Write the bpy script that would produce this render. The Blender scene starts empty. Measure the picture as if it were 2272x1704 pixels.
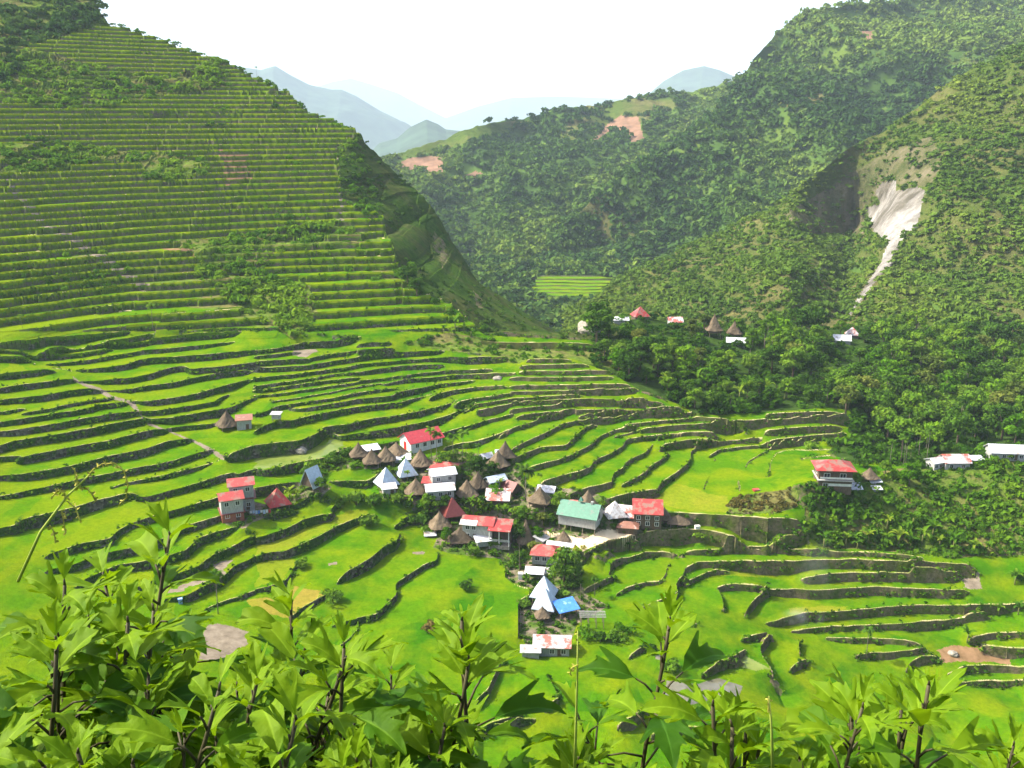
import bpy, math, random
import numpy as np
from mathutils import Vector, Matrix, Euler
RAD = math.radians
C = bpy.context.scene.collection
scene = bpy.context.scene
rng = np.random.default_rng(7)
random.seed(7)

# ------------------------------------------------------------------ camera, sky, sun, exposure
F = 2136.0                      # focal length in pixels of the 2272 wide photograph
PITCH = RAD(15.74)
cam_d = bpy.data.cameras.new("camera"); cam = bpy.data.objects.new("camera", cam_d); C.objects.link(cam)
cam_d.sensor_fit = 'HORIZONTAL'; cam_d.angle = 2 * math.atan(1136 / F)
cam_d.clip_start = 0.05; cam_d.clip_end = 90000
cam.location = (0, 0, 0); cam.rotation_euler = (math.pi / 2 - PITCH, 0, 0)
scene.camera = cam

SUN_EL, SUN_AZ = RAD(46), RAD(-82)          # azimuth from +Y (view direction), negative = left
sdir = Vector((math.sin(SUN_AZ) * math.cos(SUN_EL), math.cos(SUN_AZ) * math.cos(SUN_EL), math.sin(SUN_EL)))
world = bpy.data.worlds.new("World"); scene.world = world; world.use_nodes = True
nt = world.node_tree; bg = nt.nodes["Background"]
sky = nt.nodes.new("ShaderNodeTexSky"); sky.sky_type = 'NISHITA'; sky.sun_disc = False
sky.sun_elevation = SUN_EL; sky.sun_rotation = SUN_AZ
sky.air_density = 0.8; sky.dust_density = 9.0; sky.ozone_density = 1.0; sky.altitude = 900
nt.links.new(sky.outputs[0], bg.inputs[0]); bg.inputs[1].default_value = 0.15
sl = bpy.data.lights.new("sun", 'SUN'); sl.energy = 4.3; sl.angle = RAD(0.5); sl.color = (1.0, 0.93, 0.78)
sun = bpy.data.objects.new("sun", sl); C.objects.link(sun)
sun.rotation_euler = (-sdir).to_track_quat('-Z', 'Y').to_euler()
scene.view_settings.view_transform = 'Standard'; scene.view_settings.look = 'None'
scene.view_settings.gamma = 1.0; scene.view_settings.exposure = 1.5
scene.cycles.max_bounces = 5; scene.cycles.diffuse_bounces = 2; scene.cycles.glossy_bounces = 2
scene.cycles.transmission_bounces = 3; scene.cycles.transparent_max_bounces = 6; scene.cycles.volume_bounces = 1
scene.cycles.sample_clamp_indirect = 4.0

# ------------------------------------------------------------------ projection (pixels of the 2272 x 1704 photograph)
CP, SP = math.cos(PITCH), math.sin(PITCH)
def ray(u, v):
    """direction with unit forward (y) component for a pixel"""
    u = np.asarray(u, float) - 1136; v = np.asarray(v, float) - 852
    fy = F * CP - v * SP
    return u / fy, -(F * SP + v * CP) / fy
def at_y(u, v, y):
    a, b = ray(u, v); y = np.asarray(y, float)
    return np.stack([a * y, y + 0 * a, b * y], -1)
def at_z(u, v, z):
    a, b = ray(u, v); y = np.asarray(z, float) / b
    return np.stack([a * y, y, z + 0 * y], -1)
def project(p):
    p = np.asarray(p, float); x, y, z = p[..., 0], p[..., 1], p[..., 2]
    d = y * CP - z * SP; up = y * SP + z * CP
    return 1136 + F * x / d, 852 - F * up / d

# ------------------------------------------------------------------ noise
def _h(ix, iy, s):
    n = (ix.astype(np.int64) * 374761393 + iy.astype(np.int64) * 668265263 + s * 974711) & 0xffffffff
    n = ((n ^ (n >> 13)) * 1274126177) & 0xffffffff
    return ((n ^ (n >> 16)) & 0xffff) / 65535.0
def vnoise(x, y, s=0):
    x = np.asarray(x, float); y = np.asarray(y, float)
    ix = np.floor(x); iy = np.floor(y); fx = x - ix; fy = y - iy
    fx = fx * fx * (3 - 2 * fx); fy = fy * fy * (3 - 2 * fy)
    a = _h(ix, iy, s); b = _h(ix + 1, iy, s); c = _h(ix, iy + 1, s); d = _h(ix + 1, iy + 1, s)
    return (a * (1 - fx) + b * fx) * (1 - fy) + (c * (1 - fx) + d * fx) * fy
def fbm(x, y, s=0, o=4):
    t = 0; a = .5
    for k in range(o):
        t = t + a * (vnoise(x, y, s + k) - .5) * 2; x = x * 2.03 + 11.3; y = y * 2.03 + 7.7; a *= .5
    return t
def in_poly(u, v, poly):
    u = np.asarray(u); v = np.asarray(v); r = np.zeros(u.shape, bool); n = len(poly)
    for i in range(n):
        x1, y1 = poly[i]; x2, y2 = poly[(i + 1) % n]
        if y1 == y2: continue
        r ^= ((y1 > v) != (y2 > v)) & (u < (x2 - x1) * (v - y1) / (y2 - y1) + x1)
    return r

# ------------------------------------------------------------------ mesh helpers
def mesh_np(name, verts, faces, mats, midx=None, attrs=None, smooth=False):
    """verts (n,3); faces (m,k) all of one size"""
    me = bpy.data.meshes.new(name); n = len(verts); m, k = faces.shape
    me.vertices.add(n); me.vertices.foreach_set("co", np.ascontiguousarray(verts, np.float32).ravel())
    me.loops.add(m * k); me.loops.foreach_set("vertex_index", np.ascontiguousarray(faces, np.int32).ravel())
    me.polygons.add(m); me.polygons.foreach_set("loop_start", np.arange(0, m * k, k, dtype=np.int32))
    me.polygons.foreach_set("loop_total", np.full(m, k, np.int32))
    for mt in mats: me.materials.append(mt)
    if midx is not None: me.polygons.foreach_set("material_index", np.ascontiguousarray(midx, np.int32))
    me.polygons.foreach_set("use_smooth", np.full(m, smooth, bool) if np.isscalar(smooth) else smooth)
    for nm, dom, val in (attrs or []):
        at = me.attributes.new(nm, 'FLOAT', dom); at.data.foreach_set("value", np.ascontiguousarray(val, np.float32))
    me.update(calc_edges=True); me.validate()
    return me
def link(name, me, parent=None):
    o = bpy.data.objects.new(name, me); C.objects.link(o)
    if parent: o.parent = parent
    return o
def tag(o, label=None, cat=None, group=None, kind=None):
    if label: o['label'] = label
    if cat: o['category'] = cat
    if group: o['group'] = group
    if kind: o['kind'] = kind
    return o
def thing(name, label, cat, loc, rz=0, group=None):
    o = bpy.data.objects.new(name, None); C.objects.link(o); o.empty_display_size = .3
    o.location = loc; o.rotation_euler = (0, 0, rz); tag(o, label, cat, group); return o
def dup(o, loc=None, rz=None, sc=None, label=None, group=None, parent=None):
    c = o.copy(); C.objects.link(c)
    if parent: c.parent = parent
    for ch in o.children: dup(ch, parent=c)
    if loc is not None: c.location = loc
    if rz is not None: c.rotation_euler = (0, 0, rz)
    if sc is not None: c.scale = (sc, sc, sc) if np.isscalar(sc) else sc
    if label: c['label'] = label
    if group: c['group'] = group
    return c

class MB:
    def __init__(s): s.v = []; s.f = []
    def add(s, vs, fs):
        b = len(s.v); s.v += [tuple(p) for p in vs]; s.f += [tuple(i + b for i in f) for f in fs]; return s
    def box(s, x0, x1, y0, y1, z0, z1):
        return s.add([(x0,y0,z0),(x1,y0,z0),(x1,y1,z0),(x0,y1,z0),(x0,y0,z1),(x1,y0,z1),(x1,y1,z1),(x0,y1,z1)],
              [(3,2,1,0),(4,5,6,7),(0,1,5,4),(1,2,6,5),(2,3,7,6),(3,0,4,7)])
    def tube(s, pts, rad, n=6):
        pts = [Vector(p) for p in pts]; vs = []; m = len(pts)
        rad = [rad] * m if np.isscalar(rad) else rad
        for i, p in enumerate(pts):
            t = (pts[min(i + 1, m - 1)] - pts[max(i - 1, 0)]).normalized()
            a = t.cross(Vector((0, 0, 1)) if abs(t.z) < .9 else Vector((1, 0, 0))).normalized(); b = t.cross(a)
            for k in range(n):
                w = 2 * math.pi * k / n; vs.append(p + rad[i] * (math.cos(w) * a + math.sin(w) * b))
        fs = [(i*n+k, i*n+(k+1)%n, (i+1)*n+(k+1)%n, (i+1)*n+k) for i in range(m-1) for k in range(n)]
        fs += [tuple(range(n-1, -1, -1)), tuple((m-1)*n + k for k in range(n))]
        return s.add(vs, fs)
    def solid(s, top, th):
        """closed slab from polygons given as lists of 3d points; thickness downwards"""
        for poly in top:
            n = len(poly); lo = [(p[0], p[1], p[2] - th) for p in poly]
            s.add(list(poly) + lo, [tuple(range(n)), tuple(range(2*n-1, n-1, -1))] + [(i, i+n, (i+1)%n+n, (i+1)%n) for i in range(n)])
        return s
    def build(s, name, mat, parent=None, smooth=False):
        me = bpy.data.meshes.new(name); me.from_pydata(s.v, [], s.f); me.materials.append(mat)
        if smooth: me.polygons.foreach_set("use_smooth", np.ones(len(me.polygons), bool))
        me.update(); return link(name, me, parent)

# ------------------------------------------------------------------ materials
class N:
    def __init__(s, name, rough=.9, spec=.2):
        if rough >= .75: spec = 0.0
        s.m = bpy.data.materials.new(name); s.m.use_nodes = True; s.t = s.m.node_tree
        s.p = s.t.nodes["Principled BSDF"]; s.out = s.t.nodes["Material Output"]
        s.p.inputs["Roughness"].default_value = rough; s.p.inputs["Specular IOR Level"].default_value = spec
        s.pos = None
    def node(s, ty, **kw):
        n = s.t.nodes.new(ty)
        for k, v in kw.items(): setattr(n, k, v)
        return n
    def l(s, a, b): s.t.links.new(a, b)
    def position(s):
        if s.pos is None: s.pos = s.node("ShaderNodeNewGeometry").outputs["Position"]
        return s.pos
    def noise(s, scale, detail=4, rough=.55, vec=None, stretch=None):
        n = s.node("ShaderNodeTexNoise"); n.inputs["Scale"].default_value = scale
        n.inputs["Detail"].default_value = detail; n.inputs["Roughness"].default_value = rough
        vec = vec or s.position()
        if stretch:
            mp = s.node("ShaderNodeMapping"); mp.inputs["Scale"].default_value = stretch; s.l(vec, mp.inputs[0]); vec = mp.outputs[0]
        s.l(vec, n.inputs["Vector"]); return n.outputs["Fac"]
    def ramp(s, fac, stops):
        r = s.node("ShaderNodeValToRGB"); e = r.color_ramp.elements
        for i, (p, c) in enumerate(stops):
            el = e[i] if i < 2 else e.new(p)
            el.position = p; el.color = (*c, 1)
        s.l(fac, r.inputs[0]); return r.outputs[0]
    def mix(s, fac, a, b, mode='MIX'):
        m = s.node("ShaderNodeMix", data_type='RGBA', blend_type=mode)
        for sock, val in ((m.inputs[0], fac), (m.inputs[6], a), (m.inputs[7], b)):
            if isinstance(val, (int, float)): sock.default_value = val
            elif isinstance(val, tuple): sock.default_value = (*val, 1)
            else: s.l(val, sock)
        return m.outputs[2]
    def attr(s, name): return s.node("ShaderNodeAttribute", attribute_name=name).outputs["Fac"]
    def rnd(s): return s.node("ShaderNodeObjectInfo").outputs["Random"]
    def color(s, c):
        if isinstance(c, tuple): s.p.inputs["Base Color"].default_value = (*c, 1)
        else: s.l(c, s.p.inputs["Base Color"])
        s.c = c; return s
    def bump(s, h, strength=.5, dist=.1):
        b = s.node("ShaderNodeBump"); b.inputs["Strength"].default_value = strength; b.inputs["Distance"].default_value = dist
        s.l(h, b.inputs["Height"]); s.l(b.outputs[0], s.p.inputs["Normal"]); return s
    def translucent(s, fac, c=None):
        tr = s.node("ShaderNodeBsdfTranslucent"); mx = s.node("ShaderNodeMixShader"); mx.inputs[0].default_value = fac
        c = c if c is not None else s.c
        if isinstance(c, tuple): tr.inputs[0].default_value = (*c, 1)
        else: s.l(c, tr.inputs[0])
        s.l(s.p.outputs[0], mx.inputs[1]); s.l(tr.outputs[0], mx.inputs[2]); s.l(mx.outputs[0], s.out.inputs[0]); return s

def foliage_mat(name, stops, scale=.15, tr=.25, perobj=.5):
    n = N(name, .75, .15)
    a = n.noise(scale, 3)
    m = n.node("ShaderNodeMath", operation='ADD'); m2 = n.node("ShaderNodeMath", operation='MULTIPLY_ADD')
    n.l(n.rnd(), m2.inputs[0]); m2.inputs[1].default_value = perobj; m2.inputs[2].default_value = -perobj / 2
    n.l(a, m.inputs[0]); n.l(m2.outputs[0], m.inputs[1])
    n.color(n.ramp(m.outputs[0], stops)); n.translucent(tr)
    return n.m
def plain(name, c, rough=.8, var=.25, scale=3.0, spec=.2, stretch=None):
    n = N(name, rough, spec); f = n.noise(scale, 4, stretch=stretch)
    n.color(n.ramp(f, [(.3, tuple(x * (1 - var) for x in c)), (.7, tuple(min(1, x * (1 + var)) for x in c))])); return n.m
M = {}
def rice(name, a, b, c):
    n = N(name, .85, .12)
    t = n.attr("tint"); base = n.ramp(t, [(0, a), (.55, b), (1, c)])
    f = n.noise(.12, 3); f2 = n.noise(1.1, 8, .78)
    c1 = n.mix(n.ramp(f, [(.4, (0, 0, 0)), (.68, (1, 1, 1))]), base, c)
    c2 = n.mix(n.ramp(f2, [(.25, (.72, .72, .72)), (.7, (1.1, 1.1, 1.1))]), (0, 0, 0), c1)
    n.color(n.mix(1.0, c1, n.ramp(f2, [(.28, (.58, .64, .6)), (.70, (1.16, 1.10, 1.1))]), 'MULTIPLY'))
    n.bump(n.noise(3.5, 4, .7), .6, .25); return n.m
M['rice'] = rice('rice', (.030, .122, .001), (.070, .170, .001), (.140, .200, .002))
M['ripe'] = rice('ripe_rice', (.19, .20, .015), (.21, .19, .025), (.25, .20, .035)); M['pale'] = rice('pale_rice', (.11, .19, .004), (.15, .20, .008), (.19, .205, .014))
def wallm():
    n = N('terrace_wall_stone', .95, .1)
    vo = n.node("ShaderNodeTexVoronoi"); vo.inputs["Scale"].default_value = 1.7; n.l(n.position(), vo.inputs["Vector"])
    stone = n.ramp(vo.outputs["Color"], [(.15, (.045, .042, .03)), (.5, (.085, .08, .056)), (.85, (.16, .15, .11))])
    mossn = n.noise(.22, 5, .65)
    moss = n.ramp(n.noise(1.5, 4), [(.3, (.022, .05, .008)), (.7, (.055, .12, .012))])
    c = n.mix(n.ramp(mossn, [(.42, (0, 0, 0)), (.55, (1, 1, 1))]), stone, moss)
    fm = n.node('ShaderNodeMath', operation='MULTIPLY_ADD'); n.l(n.noise(1.1, 3), fm.inputs[0]); fm.inputs[1].default_value = .5; n.l(n.attr('fringe'), fm.inputs[2])
    n.color(n.mix(n.ramp(fm.outputs[0], [(.78, (0, 0, 0)), (.88, (1, 1, 1))]), c, (.085, .16, .008)))
    n.bump(vo.outputs["Distance"], .9, .25); return n.m
M['wall'] = wallm()
n = N('bund_earth', .95, .1)
n.color(n.mix(n.ramp(n.noise(.35, 4), [(.4, (0, 0, 0)), (.6, (1, 1, 1))]), (.36, .31, .17), (.17, .215, .035))); M['bund'] = n.m
n = N('dry_soil', .95, .1); n.color(n.ramp(n.noise(.5, 6, .7), [(.3, (.12, .097, .07)), (.7, (.25, .21, .155))])); n.bump(n.noise(2, 4), .4, .1); M['soil'] = n.m
def wallg():
    n = N('grassy_wall', .95, .1)
    c = n.mix(n.ramp(n.noise(.16, 5, .65), [(.4, (0, 0, 0)), (.62, (1, 1, 1))]), n.ramp(n.noise(1.2, 4), [(.3, (.046, .078, .012)), (.7, (.10, .155, .018))]), n.ramp(n.noise(1.6, 4), [(.3, (.075, .07, .045)), (.7, (.15, .135, .09))]))
    fm = n.node('ShaderNodeMath', operation='MULTIPLY_ADD'); n.l(n.noise(.9, 3), fm.inputs[0]); fm.inputs[1].default_value = .5; n.l(n.attr('fringe'), fm.inputs[2])
    n.color(n.mix(n.ramp(fm.outputs[0], [(.9, (0, 0, 0)), (1.0, (1, 1, 1))]), c, (.11, .19, .010))); n.bump(n.noise(2, 4), .8, .3); return n.m
M['wallg'] = wallg()
n = N('sunlit_tan_wall', .95, .1)  # right bowl walls: tan kept light, sunlight on them put into the colour
n.color(n.mix(n.ramp(n.noise(.25, 5, .65), [(.42, (0, 0, 0)), (.62, (1, 1, 1))]), n.ramp(n.noise(1.4, 5, .7), [(.3, (.075, .062, .036)), (.7, (.21, .175, .105))]), n.ramp(n.noise(1.3, 4), [(.3, (.045, .07, .012)), (.7, (.10, .14, .022))]))); n.bump(n.noise(2.2, 4), .8, .25); M['wallsun'] = n.m
n = N('red_earth', .95, .1); n.color(n.ramp(n.noise(.4, 6, .7), [(.3, (.13, .085, .04)), (.7, (.27, .165, .09))])); M['redsoil'] = n.m
n = N('village_ground', .95, .1); n.color(n.mix(n.ramp(n.noise(.22, 5, .65), [(.42, (0, 0, 0)), (.58, (1, 1, 1))]), n.ramp(n.noise(1.1, 5, .7), [(.3, (.09, .07, .05)), (.7, (.25, .2, .145))]), n.ramp(n.noise(1.3, 4), [(.3, (.03, .06, .01)), (.7, (.08, .14, .018))]))); n.bump(n.noise(1.5, 5), .6, .2); M['yard'] = n.m
n = N('plaza_earth', .95, .1); n.color(n.ramp(n.noise(.25, 6, .6), [(.35, (.50, .40, .25)), (.7, (.66, .55, .37))])); M['plaza'] = n.m
n = N('scrub_ground', .95, .1)
n.color(n.mix(n.ramp(n.noise(.09, 5, .6), [(.45, (0, 0, 0)), (.62, (1, 1, 1))]), n.ramp(n.noise(.6, 5, .7), [(.3, (.05, .085, .012)), (.7, (.13, .20, .025))]),
      n.ramp(n.noise(.7, 4), [(.3, (.10, .085, .035)), (.7, (.17, .17, .05))]))); n.bump(n.noise(1.2, 5, .7), .8, .6); M['scrub'] = n.m
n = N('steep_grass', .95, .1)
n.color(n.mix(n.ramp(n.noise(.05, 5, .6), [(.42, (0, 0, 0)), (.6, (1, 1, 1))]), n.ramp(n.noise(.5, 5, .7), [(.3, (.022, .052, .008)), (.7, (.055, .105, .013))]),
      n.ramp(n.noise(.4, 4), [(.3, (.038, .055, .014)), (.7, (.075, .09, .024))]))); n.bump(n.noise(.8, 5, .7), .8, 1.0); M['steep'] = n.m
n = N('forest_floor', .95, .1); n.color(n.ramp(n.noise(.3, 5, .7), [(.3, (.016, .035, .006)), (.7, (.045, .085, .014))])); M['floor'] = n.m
n = N('pond_water', .12, .5); n.color(n.ramp(n.noise(.3, 3), [(.3, (.10, .095, .06)), (.7, (.16, .15, .10))])); M['water'] = n.m
n = N('flooded_rice', .25, .4); n.color(n.ramp(n.noise(.25, 4), [(.3, (.10, .15, .02)), (.7, (.17, .21, .04))])); M['flood'] = n.m
n = N('pale_rock', .9, .2); n.color(n.mix(n.ramp(n.noise(.035, 6, .7, stretch=(1, 1, .4)), [(.4, (0, 0, 0)), (.62, (1, 1, 1))]), n.ramp(n.noise(.12, 5), [(.3, (.07, .065, .05)), (.7, (.16, .145, .115))]), n.ramp(n.noise(.3, 6, .7), [(.3, (.22, .21, .19)), (.7, (.46, .44, .41))]))); n.bump(n.noise(.2, 6, .7), 1, 3); M['rock'] = n.m
# ------------------------------------------------------------------ the terraced bowl: contour lines of the stone walls (crop pixels -> world)
KK = 568 / 2212
ORG = {1: (0, 740), 2: (568, 740), 3: (1136, 740), 4: (1704, 740), 5: (0, 1130), 6: (568, 1130), 7: (1136, 1130), 8: (1704, 1130)}
def Z(j): return -104 + 1.1 * j
def S(c, pts):
    ox, oy = ORG[c]; return [(ox + x * KK, oy + y * KK) for x, y in pts]
# (crop, level at start, level at end, drop, points): level counts 1.1 m steps, ground falls away on the right hand of travel
LN = [
 (5,15.4,15.4,2.6,[(-120,230),(0,180),(100,160),(250,95),(520,25),(600,5)]), (1,15.4,15.0,2.6,[(130,1659),(280,1590),(530,1535),(700,1490),(900,1435),(1100,1385),(1165,1380)]),
 (1,13.9,13.8,1.6,[(1195,1430),(1300,1415),(1500,1360),(1700,1300),(1900,1240),(2030,1215),(2060,1225),(2212,1180)]), (2,13.8,13.8,2,[(0,1190),(100,1192),(300,1135),(480,1100),(640,1065),(750,1005)]),
 (5,12.6,12.6,2,[(430,400),(600,340),(760,290),(960,255),(1020,190),(1140,130)]), (1,12.6,12.5,1.8,[(1140,1650),(1350,1575),(1550,1520),(1750,1460),(1990,1390)]), (2,12.4,12.4,1.2,[(-80,1370),(0,1340),(150,1315),(350,1280)]),
 (5,11.3,11.2,2,[(430,540),(600,500),(850,400),(1100,350),(1300,300),(1430,250),(1550,165),(1750,110),(1930,50)]),
 (5,9.7,9.7,2,[(680,660),(780,590),(900,540),(1030,490),(1250,455),(1450,410),(1610,360),(1720,255),(1900,200),(2080,150)]), (6,9.7,9.8,1.6,[(0,65),(200,35),(330,0)]), (2,9.8,9.8,1.4,[(150,1570),(300,1500),(400,1465),(490,1430)]),
 (5,8,8,2,[(930,820),(1100,740),(1250,650),(1400,600),(1550,560),(1720,500),(1830,410),(2000,330),(2120,280),(2212,260)]), (6,8,8,2,[(0,265),(110,240),(280,170),(400,110),(560,65),(650,50),(670,25)]), (2,8,8,1.6,[(660,1530),(700,1490),(760,1450)]),
 (5,6.4,6.4,2,[(1380,800),(1600,755),(1760,675),(1930,590),(2020,500),(2212,412)]), (6,6.4,6.4,2.6,[(0,420),(100,385),(250,370),(390,310),(560,230),(700,150),(870,90),(990,60)]),
 (5,4.7,4.7,2,[(1700,900),(1960,800),(2212,710)]), (6,4.7,4.7,2,[(0,700),(150,665),(260,620),(310,550)]), (6,4.7,4.7,1.2,[(310,550),(340,490),(415,452)]),
 (6,3.2,3.2,2,[(320,925),(420,850),(560,760),(625,745)]),
 (6,4.4,4.4,2.6,[(720,590),(850,510),(1000,420),(1100,330),(1220,270),(1250,215)]), (2,10.4,10.4,2,[(560,1288),(700,1290),(960,1285),(1080,1250),(1150,1215)]), (2,20.2,20,2,[(0,690),(90,680)]), (6,4.6,4.6,3,[(1210,150),(1290,100),(1480,70)]),
 (6,1.9,1.9,2,[(700,1000),(880,945),(1040,915),(1150,810),(1220,740),(1210,650),(1320,570),(1450,490),(1570,440),(1578,380)]),
 (6,1.0,1.0,1.5,[(650,1250),(720,1190),(830,1105),(890,1040),(885,985)]),
 (2,17,17,3,[(-250,1040),(0,970),(150,950),(380,930),(450,900),(560,850),(600,820)]), (2,17,17.3,1.7,[(600,812),(800,790),(1000,740),(1200,715),(1450,670),(1600,635),(1730,600)]),
 (2,14.9,16.3,1.5,[(650,888),(760,888),(1000,850),(1300,800),(1500,760),(1700,700),(1900,645)]), (2,13.4,13.6,1.3,[(780,1000),(900,990),(1100,960),(1220,930)]), (2,13.8,15.6,1.3,[(1560,880),(1750,830),(1880,795),(2050,745),(2212,710)]),
 (2,12.5,14.6,1.2,[(1640,990),(1750,960),(1870,945),(2000,910),(2212,830)]),
 (1,16.9,16.1,1.8,[(-80,1440),(0,1420),(150,1390),(400,1330),(600,1285),(770,1250),(1000,1205),(1250,1155),(1500,1105),(1700,1045),(1820,1020)]), (1,15,14.8,1.3,[(965,1340),(1050,1305),(1250,1265),(1500,1210),(1750,1150),(1920,1100)]),
 (1,18.5,18,2,[(-80,1265),(0,1245),(200,1225),(420,1185),(620,1150),(800,1100),(1000,1050),(1250,1005),(1450,935),(1640,910)]),
 (1,20.6,20.6,1.8,[(-60,1085),(0,1075),(150,1060)]), (1,20.4,19.6,1.9,[(170,1080),(300,1050),(500,1010),(700,970),(900,940),(1100,890),(1300,840),(1440,825)]),
 (1,22.2,21.6,1.7,[(-60,995),(0,975),(130,935),(350,900),(600,860),(900,800),(1100,760),(1230,740)]), (1,23.6,23,1.6,[(-60,865),(0,855),(200,830),(450,790),(700,745),(1000,695),(1190,670)]),
 (1,24.7,24.2,1.2,[(-60,785),(0,775),(250,735),(450,700),(650,675),(850,625),(1080,590)]), (1,25.6,25.6,1.1,[(0,685),(180,655)]), (1,25.2,24.9,1,[(215,690),(450,650),(650,605),(950,560)]),
 (1,26.9,26.4,1.7,[(-60,595),(0,585),(100,570),(350,545),(600,500),(860,465)]), (1,28.8,28,1.6,[(-60,475),(0,465),(200,435),(430,410),(640,380)]), (1,30.5,30,1.3,[(-60,355),(0,345),(200,320),(450,290)]), (1,32.5,32,1.2,[(-60,200),(0,190),(230,175)]),
 (1,19.2,18.9,1.6,[(1440,832),(1600,805),(1800,790),(1900,770)]), (1,20.8,20.9,1.5,[(1250,755),(1500,730),(1700,695),(1850,670),(2000,640),(2120,590),(2212,560)]), (1,22,22,1.1,[(1200,695),(1450,660),(1700,620),(1870,590),(1880,568),(1970,525)]),
 (1,23.4,23.4,1.8,[(1150,597),(1300,590),(1500,560),(1700,525),(1850,480),(2000,440),(2160,400)]), (1,24.8,24.8,1.5,[(880,505),(1100,490),(1300,455),(1500,430),(1700,380),(1900,345),(2150,320)]),
 (1,26.3,26.2,1.5,[(700,430),(900,410),(1150,385),(1330,345),(1400,320),(1500,295),(1600,285),(1640,312),(1900,290),(2212,255)]), (1,27.9,28,1.5,[(480,322),(700,315),(950,290),(1100,265),(1180,235),(1300,215),(1500,205),(1750,185),(2000,165),(2212,150)]),
 (1,29.2,29,1.4,[(320,265),(500,250),(800,215),(1200,150),(1500,130),(2000,80)]), (1,30.4,30.2,1.2,[(250,200),(500,180),(700,160),(960,120)]), (1,30.6,30,1.4,[(570,140),(1000,95),(1300,65),(1700,30),(2060,15)]),
 (1,33.4,31,1.4,[(0,132),(300,125),(550,95),(900,65),(1300,25)]), (1,34.4,32,1.3,[(0,85),(400,45),(700,25),(1100,5)]),
 (2,18.7,18.5,1.5,[(0,835),(60,810),(130,780),(300,760),(360,745),(500,710),(800,650),(1000,625),(1270,600),(1330,575),(1500,540)]), (2,19.5,20.2,1.1,[(290,650),(400,655),(600,620),(900,570),(1170,545),(1250,510),(1400,480),(1600,440),(1870,415)]),
 (2,19,19.8,1.2,[(1510,550),(1580,520),(1700,495),(1900,470),(2140,460)]), (2,20.1,20.7,.9,[(100,670),(200,630),(400,600),(650,565),(900,510),(1190,475)]), (2,20.5,21,.8,[(140,590),(300,570),(600,520),(850,470),(1080,435)]),
 (2,21,22.2,1,[(0,545),(300,510),(600,465),(850,430),(1000,405),(1150,385),(1400,350),(1700,325),(2020,310)]), (2,21,21.4,.9,[(1110,440),(1300,400),(1500,385),(1800,360),(2212,350)]),
 (2,21.7,22.4,.9,[(0,500),(300,455),(600,415),(880,380)]), (2,22.5,23.2,1,[(0,460),(200,430),(500,390),(700,355),(850,340),(1000,320),(1250,285),(1600,270)]), (2,23.5,24.2,1.3,[(0,390),(300,360),(600,320),(750,300),(900,270),(1300,235),(1600,215),(2150,210)]),
 (2,24.8,25,1.2,[(0,310),(200,295),(450,280),(650,245),(900,210),(1000,195),(1200,180),(1600,160)]), (2,26.2,26.1,1.2,[(0,250),(250,230),(460,220)]), (2,26,25.9,.9,[(470,215),(650,180),(870,160)]), (2,27.1,27,1,[(0,200),(200,180),(370,160)]),
 (2,28.1,27.4,1.2,[(0,150),(180,135),(290,115),(400,95),(700,85),(880,75)]), (2,26.6,26.6,.9,[(890,145),(1170,130)]), (2,27.3,27.3,.9,[(890,100),(1150,90)]),
 (3,26,26,2,[(-270,85),(0,87),(350,87),(700,90)]), (3,24,24,1,[(150,225),(480,225)]), (3,23,23,1,[(90,280),(640,270)]), (3,22,22,1,[(90,330),(400,330),(850,325)]), (3,21,21,1,[(0,385),(400,385),(850,380)]), (3,20,20,1,[(0,455),(500,450),(1000,440)]),
 (3,19,19,1,[(0,510),(400,500),(1070,480)]), (3,18.2,18.2,.8,[(0,570),(350,545),(580,535)]), (3,17.5,17.5,1,[(0,605),(300,585),(700,570),(870,570),(1150,560)]), (2,18.6,19,1,[(1735,585),(1900,565),(2212,520)]), (2,18,18.2,.9,[(1795,625),(2000,600),(2212,570)]), (2,17.2,17.5,.9,[(1930,665),(2212,612)]), (3,16.8,16.6,.8,[(0,660),(200,640),(520,610)]), (3,16.4,16.4,.9,[(880,602),(1290,600)]),
 (3,16,15.8,1,[(60,710),(250,690),(540,655)]), (3,15.5,15.4,1,[(560,670),(800,660),(1180,650),(1460,640)]), (3,14.8,14.4,1,[(-100,870),(0,825),(120,790),(250,745),(440,715)]), (3,14.6,14.4,.8,[(600,715),(900,690),(1180,680)]),
 (3,13.8,13.6,1,[(0,1000),(100,950),(280,870),(430,790),(550,765),(800,740),(1100,715),(1560,700)]), (3,12.8,12.8,1,[(0,1085),(120,1040),(250,990),(470,970),(530,910),(590,850),(640,810),(720,795)]), (3,12.9,13,.9,[(980,790),(1250,765),(1580,735),(2000,750)]),
 (3,11.8,11.8,1,[(170,1150),(400,1100),(520,1050),(680,970),(770,885),(830,870),(900,840),(1080,825)]), (3,12.2,12.2,1,[(1110,830),(1400,800),(1700,780),(2212,752)]), (3,11.2,11.2,.8,[(890,900),(1000,870),(1100,855)]),
 (3,10.8,11,1,[(250,1280),(450,1230),(620,1185),(690,1150),(700,1110),(830,1050),(960,980),(985,925),(1100,905),(1300,880),(1500,860),(1750,850)]), (3,9.9,10,1,[(860,1280),(880,1210),(960,1170),(970,1130),(1040,1080),(1150,1040),(1210,970),(1270,920),(1480,895)]),
 (3,10,10.2,.9,[(1280,990),(1320,960),(1500,930),(1800,895)]), (3,9.6,9.4,1.4,[(470,1385),(650,1340),(870,1295)]), (3,9,9,.8,[(960,1310),(1060,1260),(1170,1190),(1190,1150),(1300,1090),(1360,1035)]),
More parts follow.
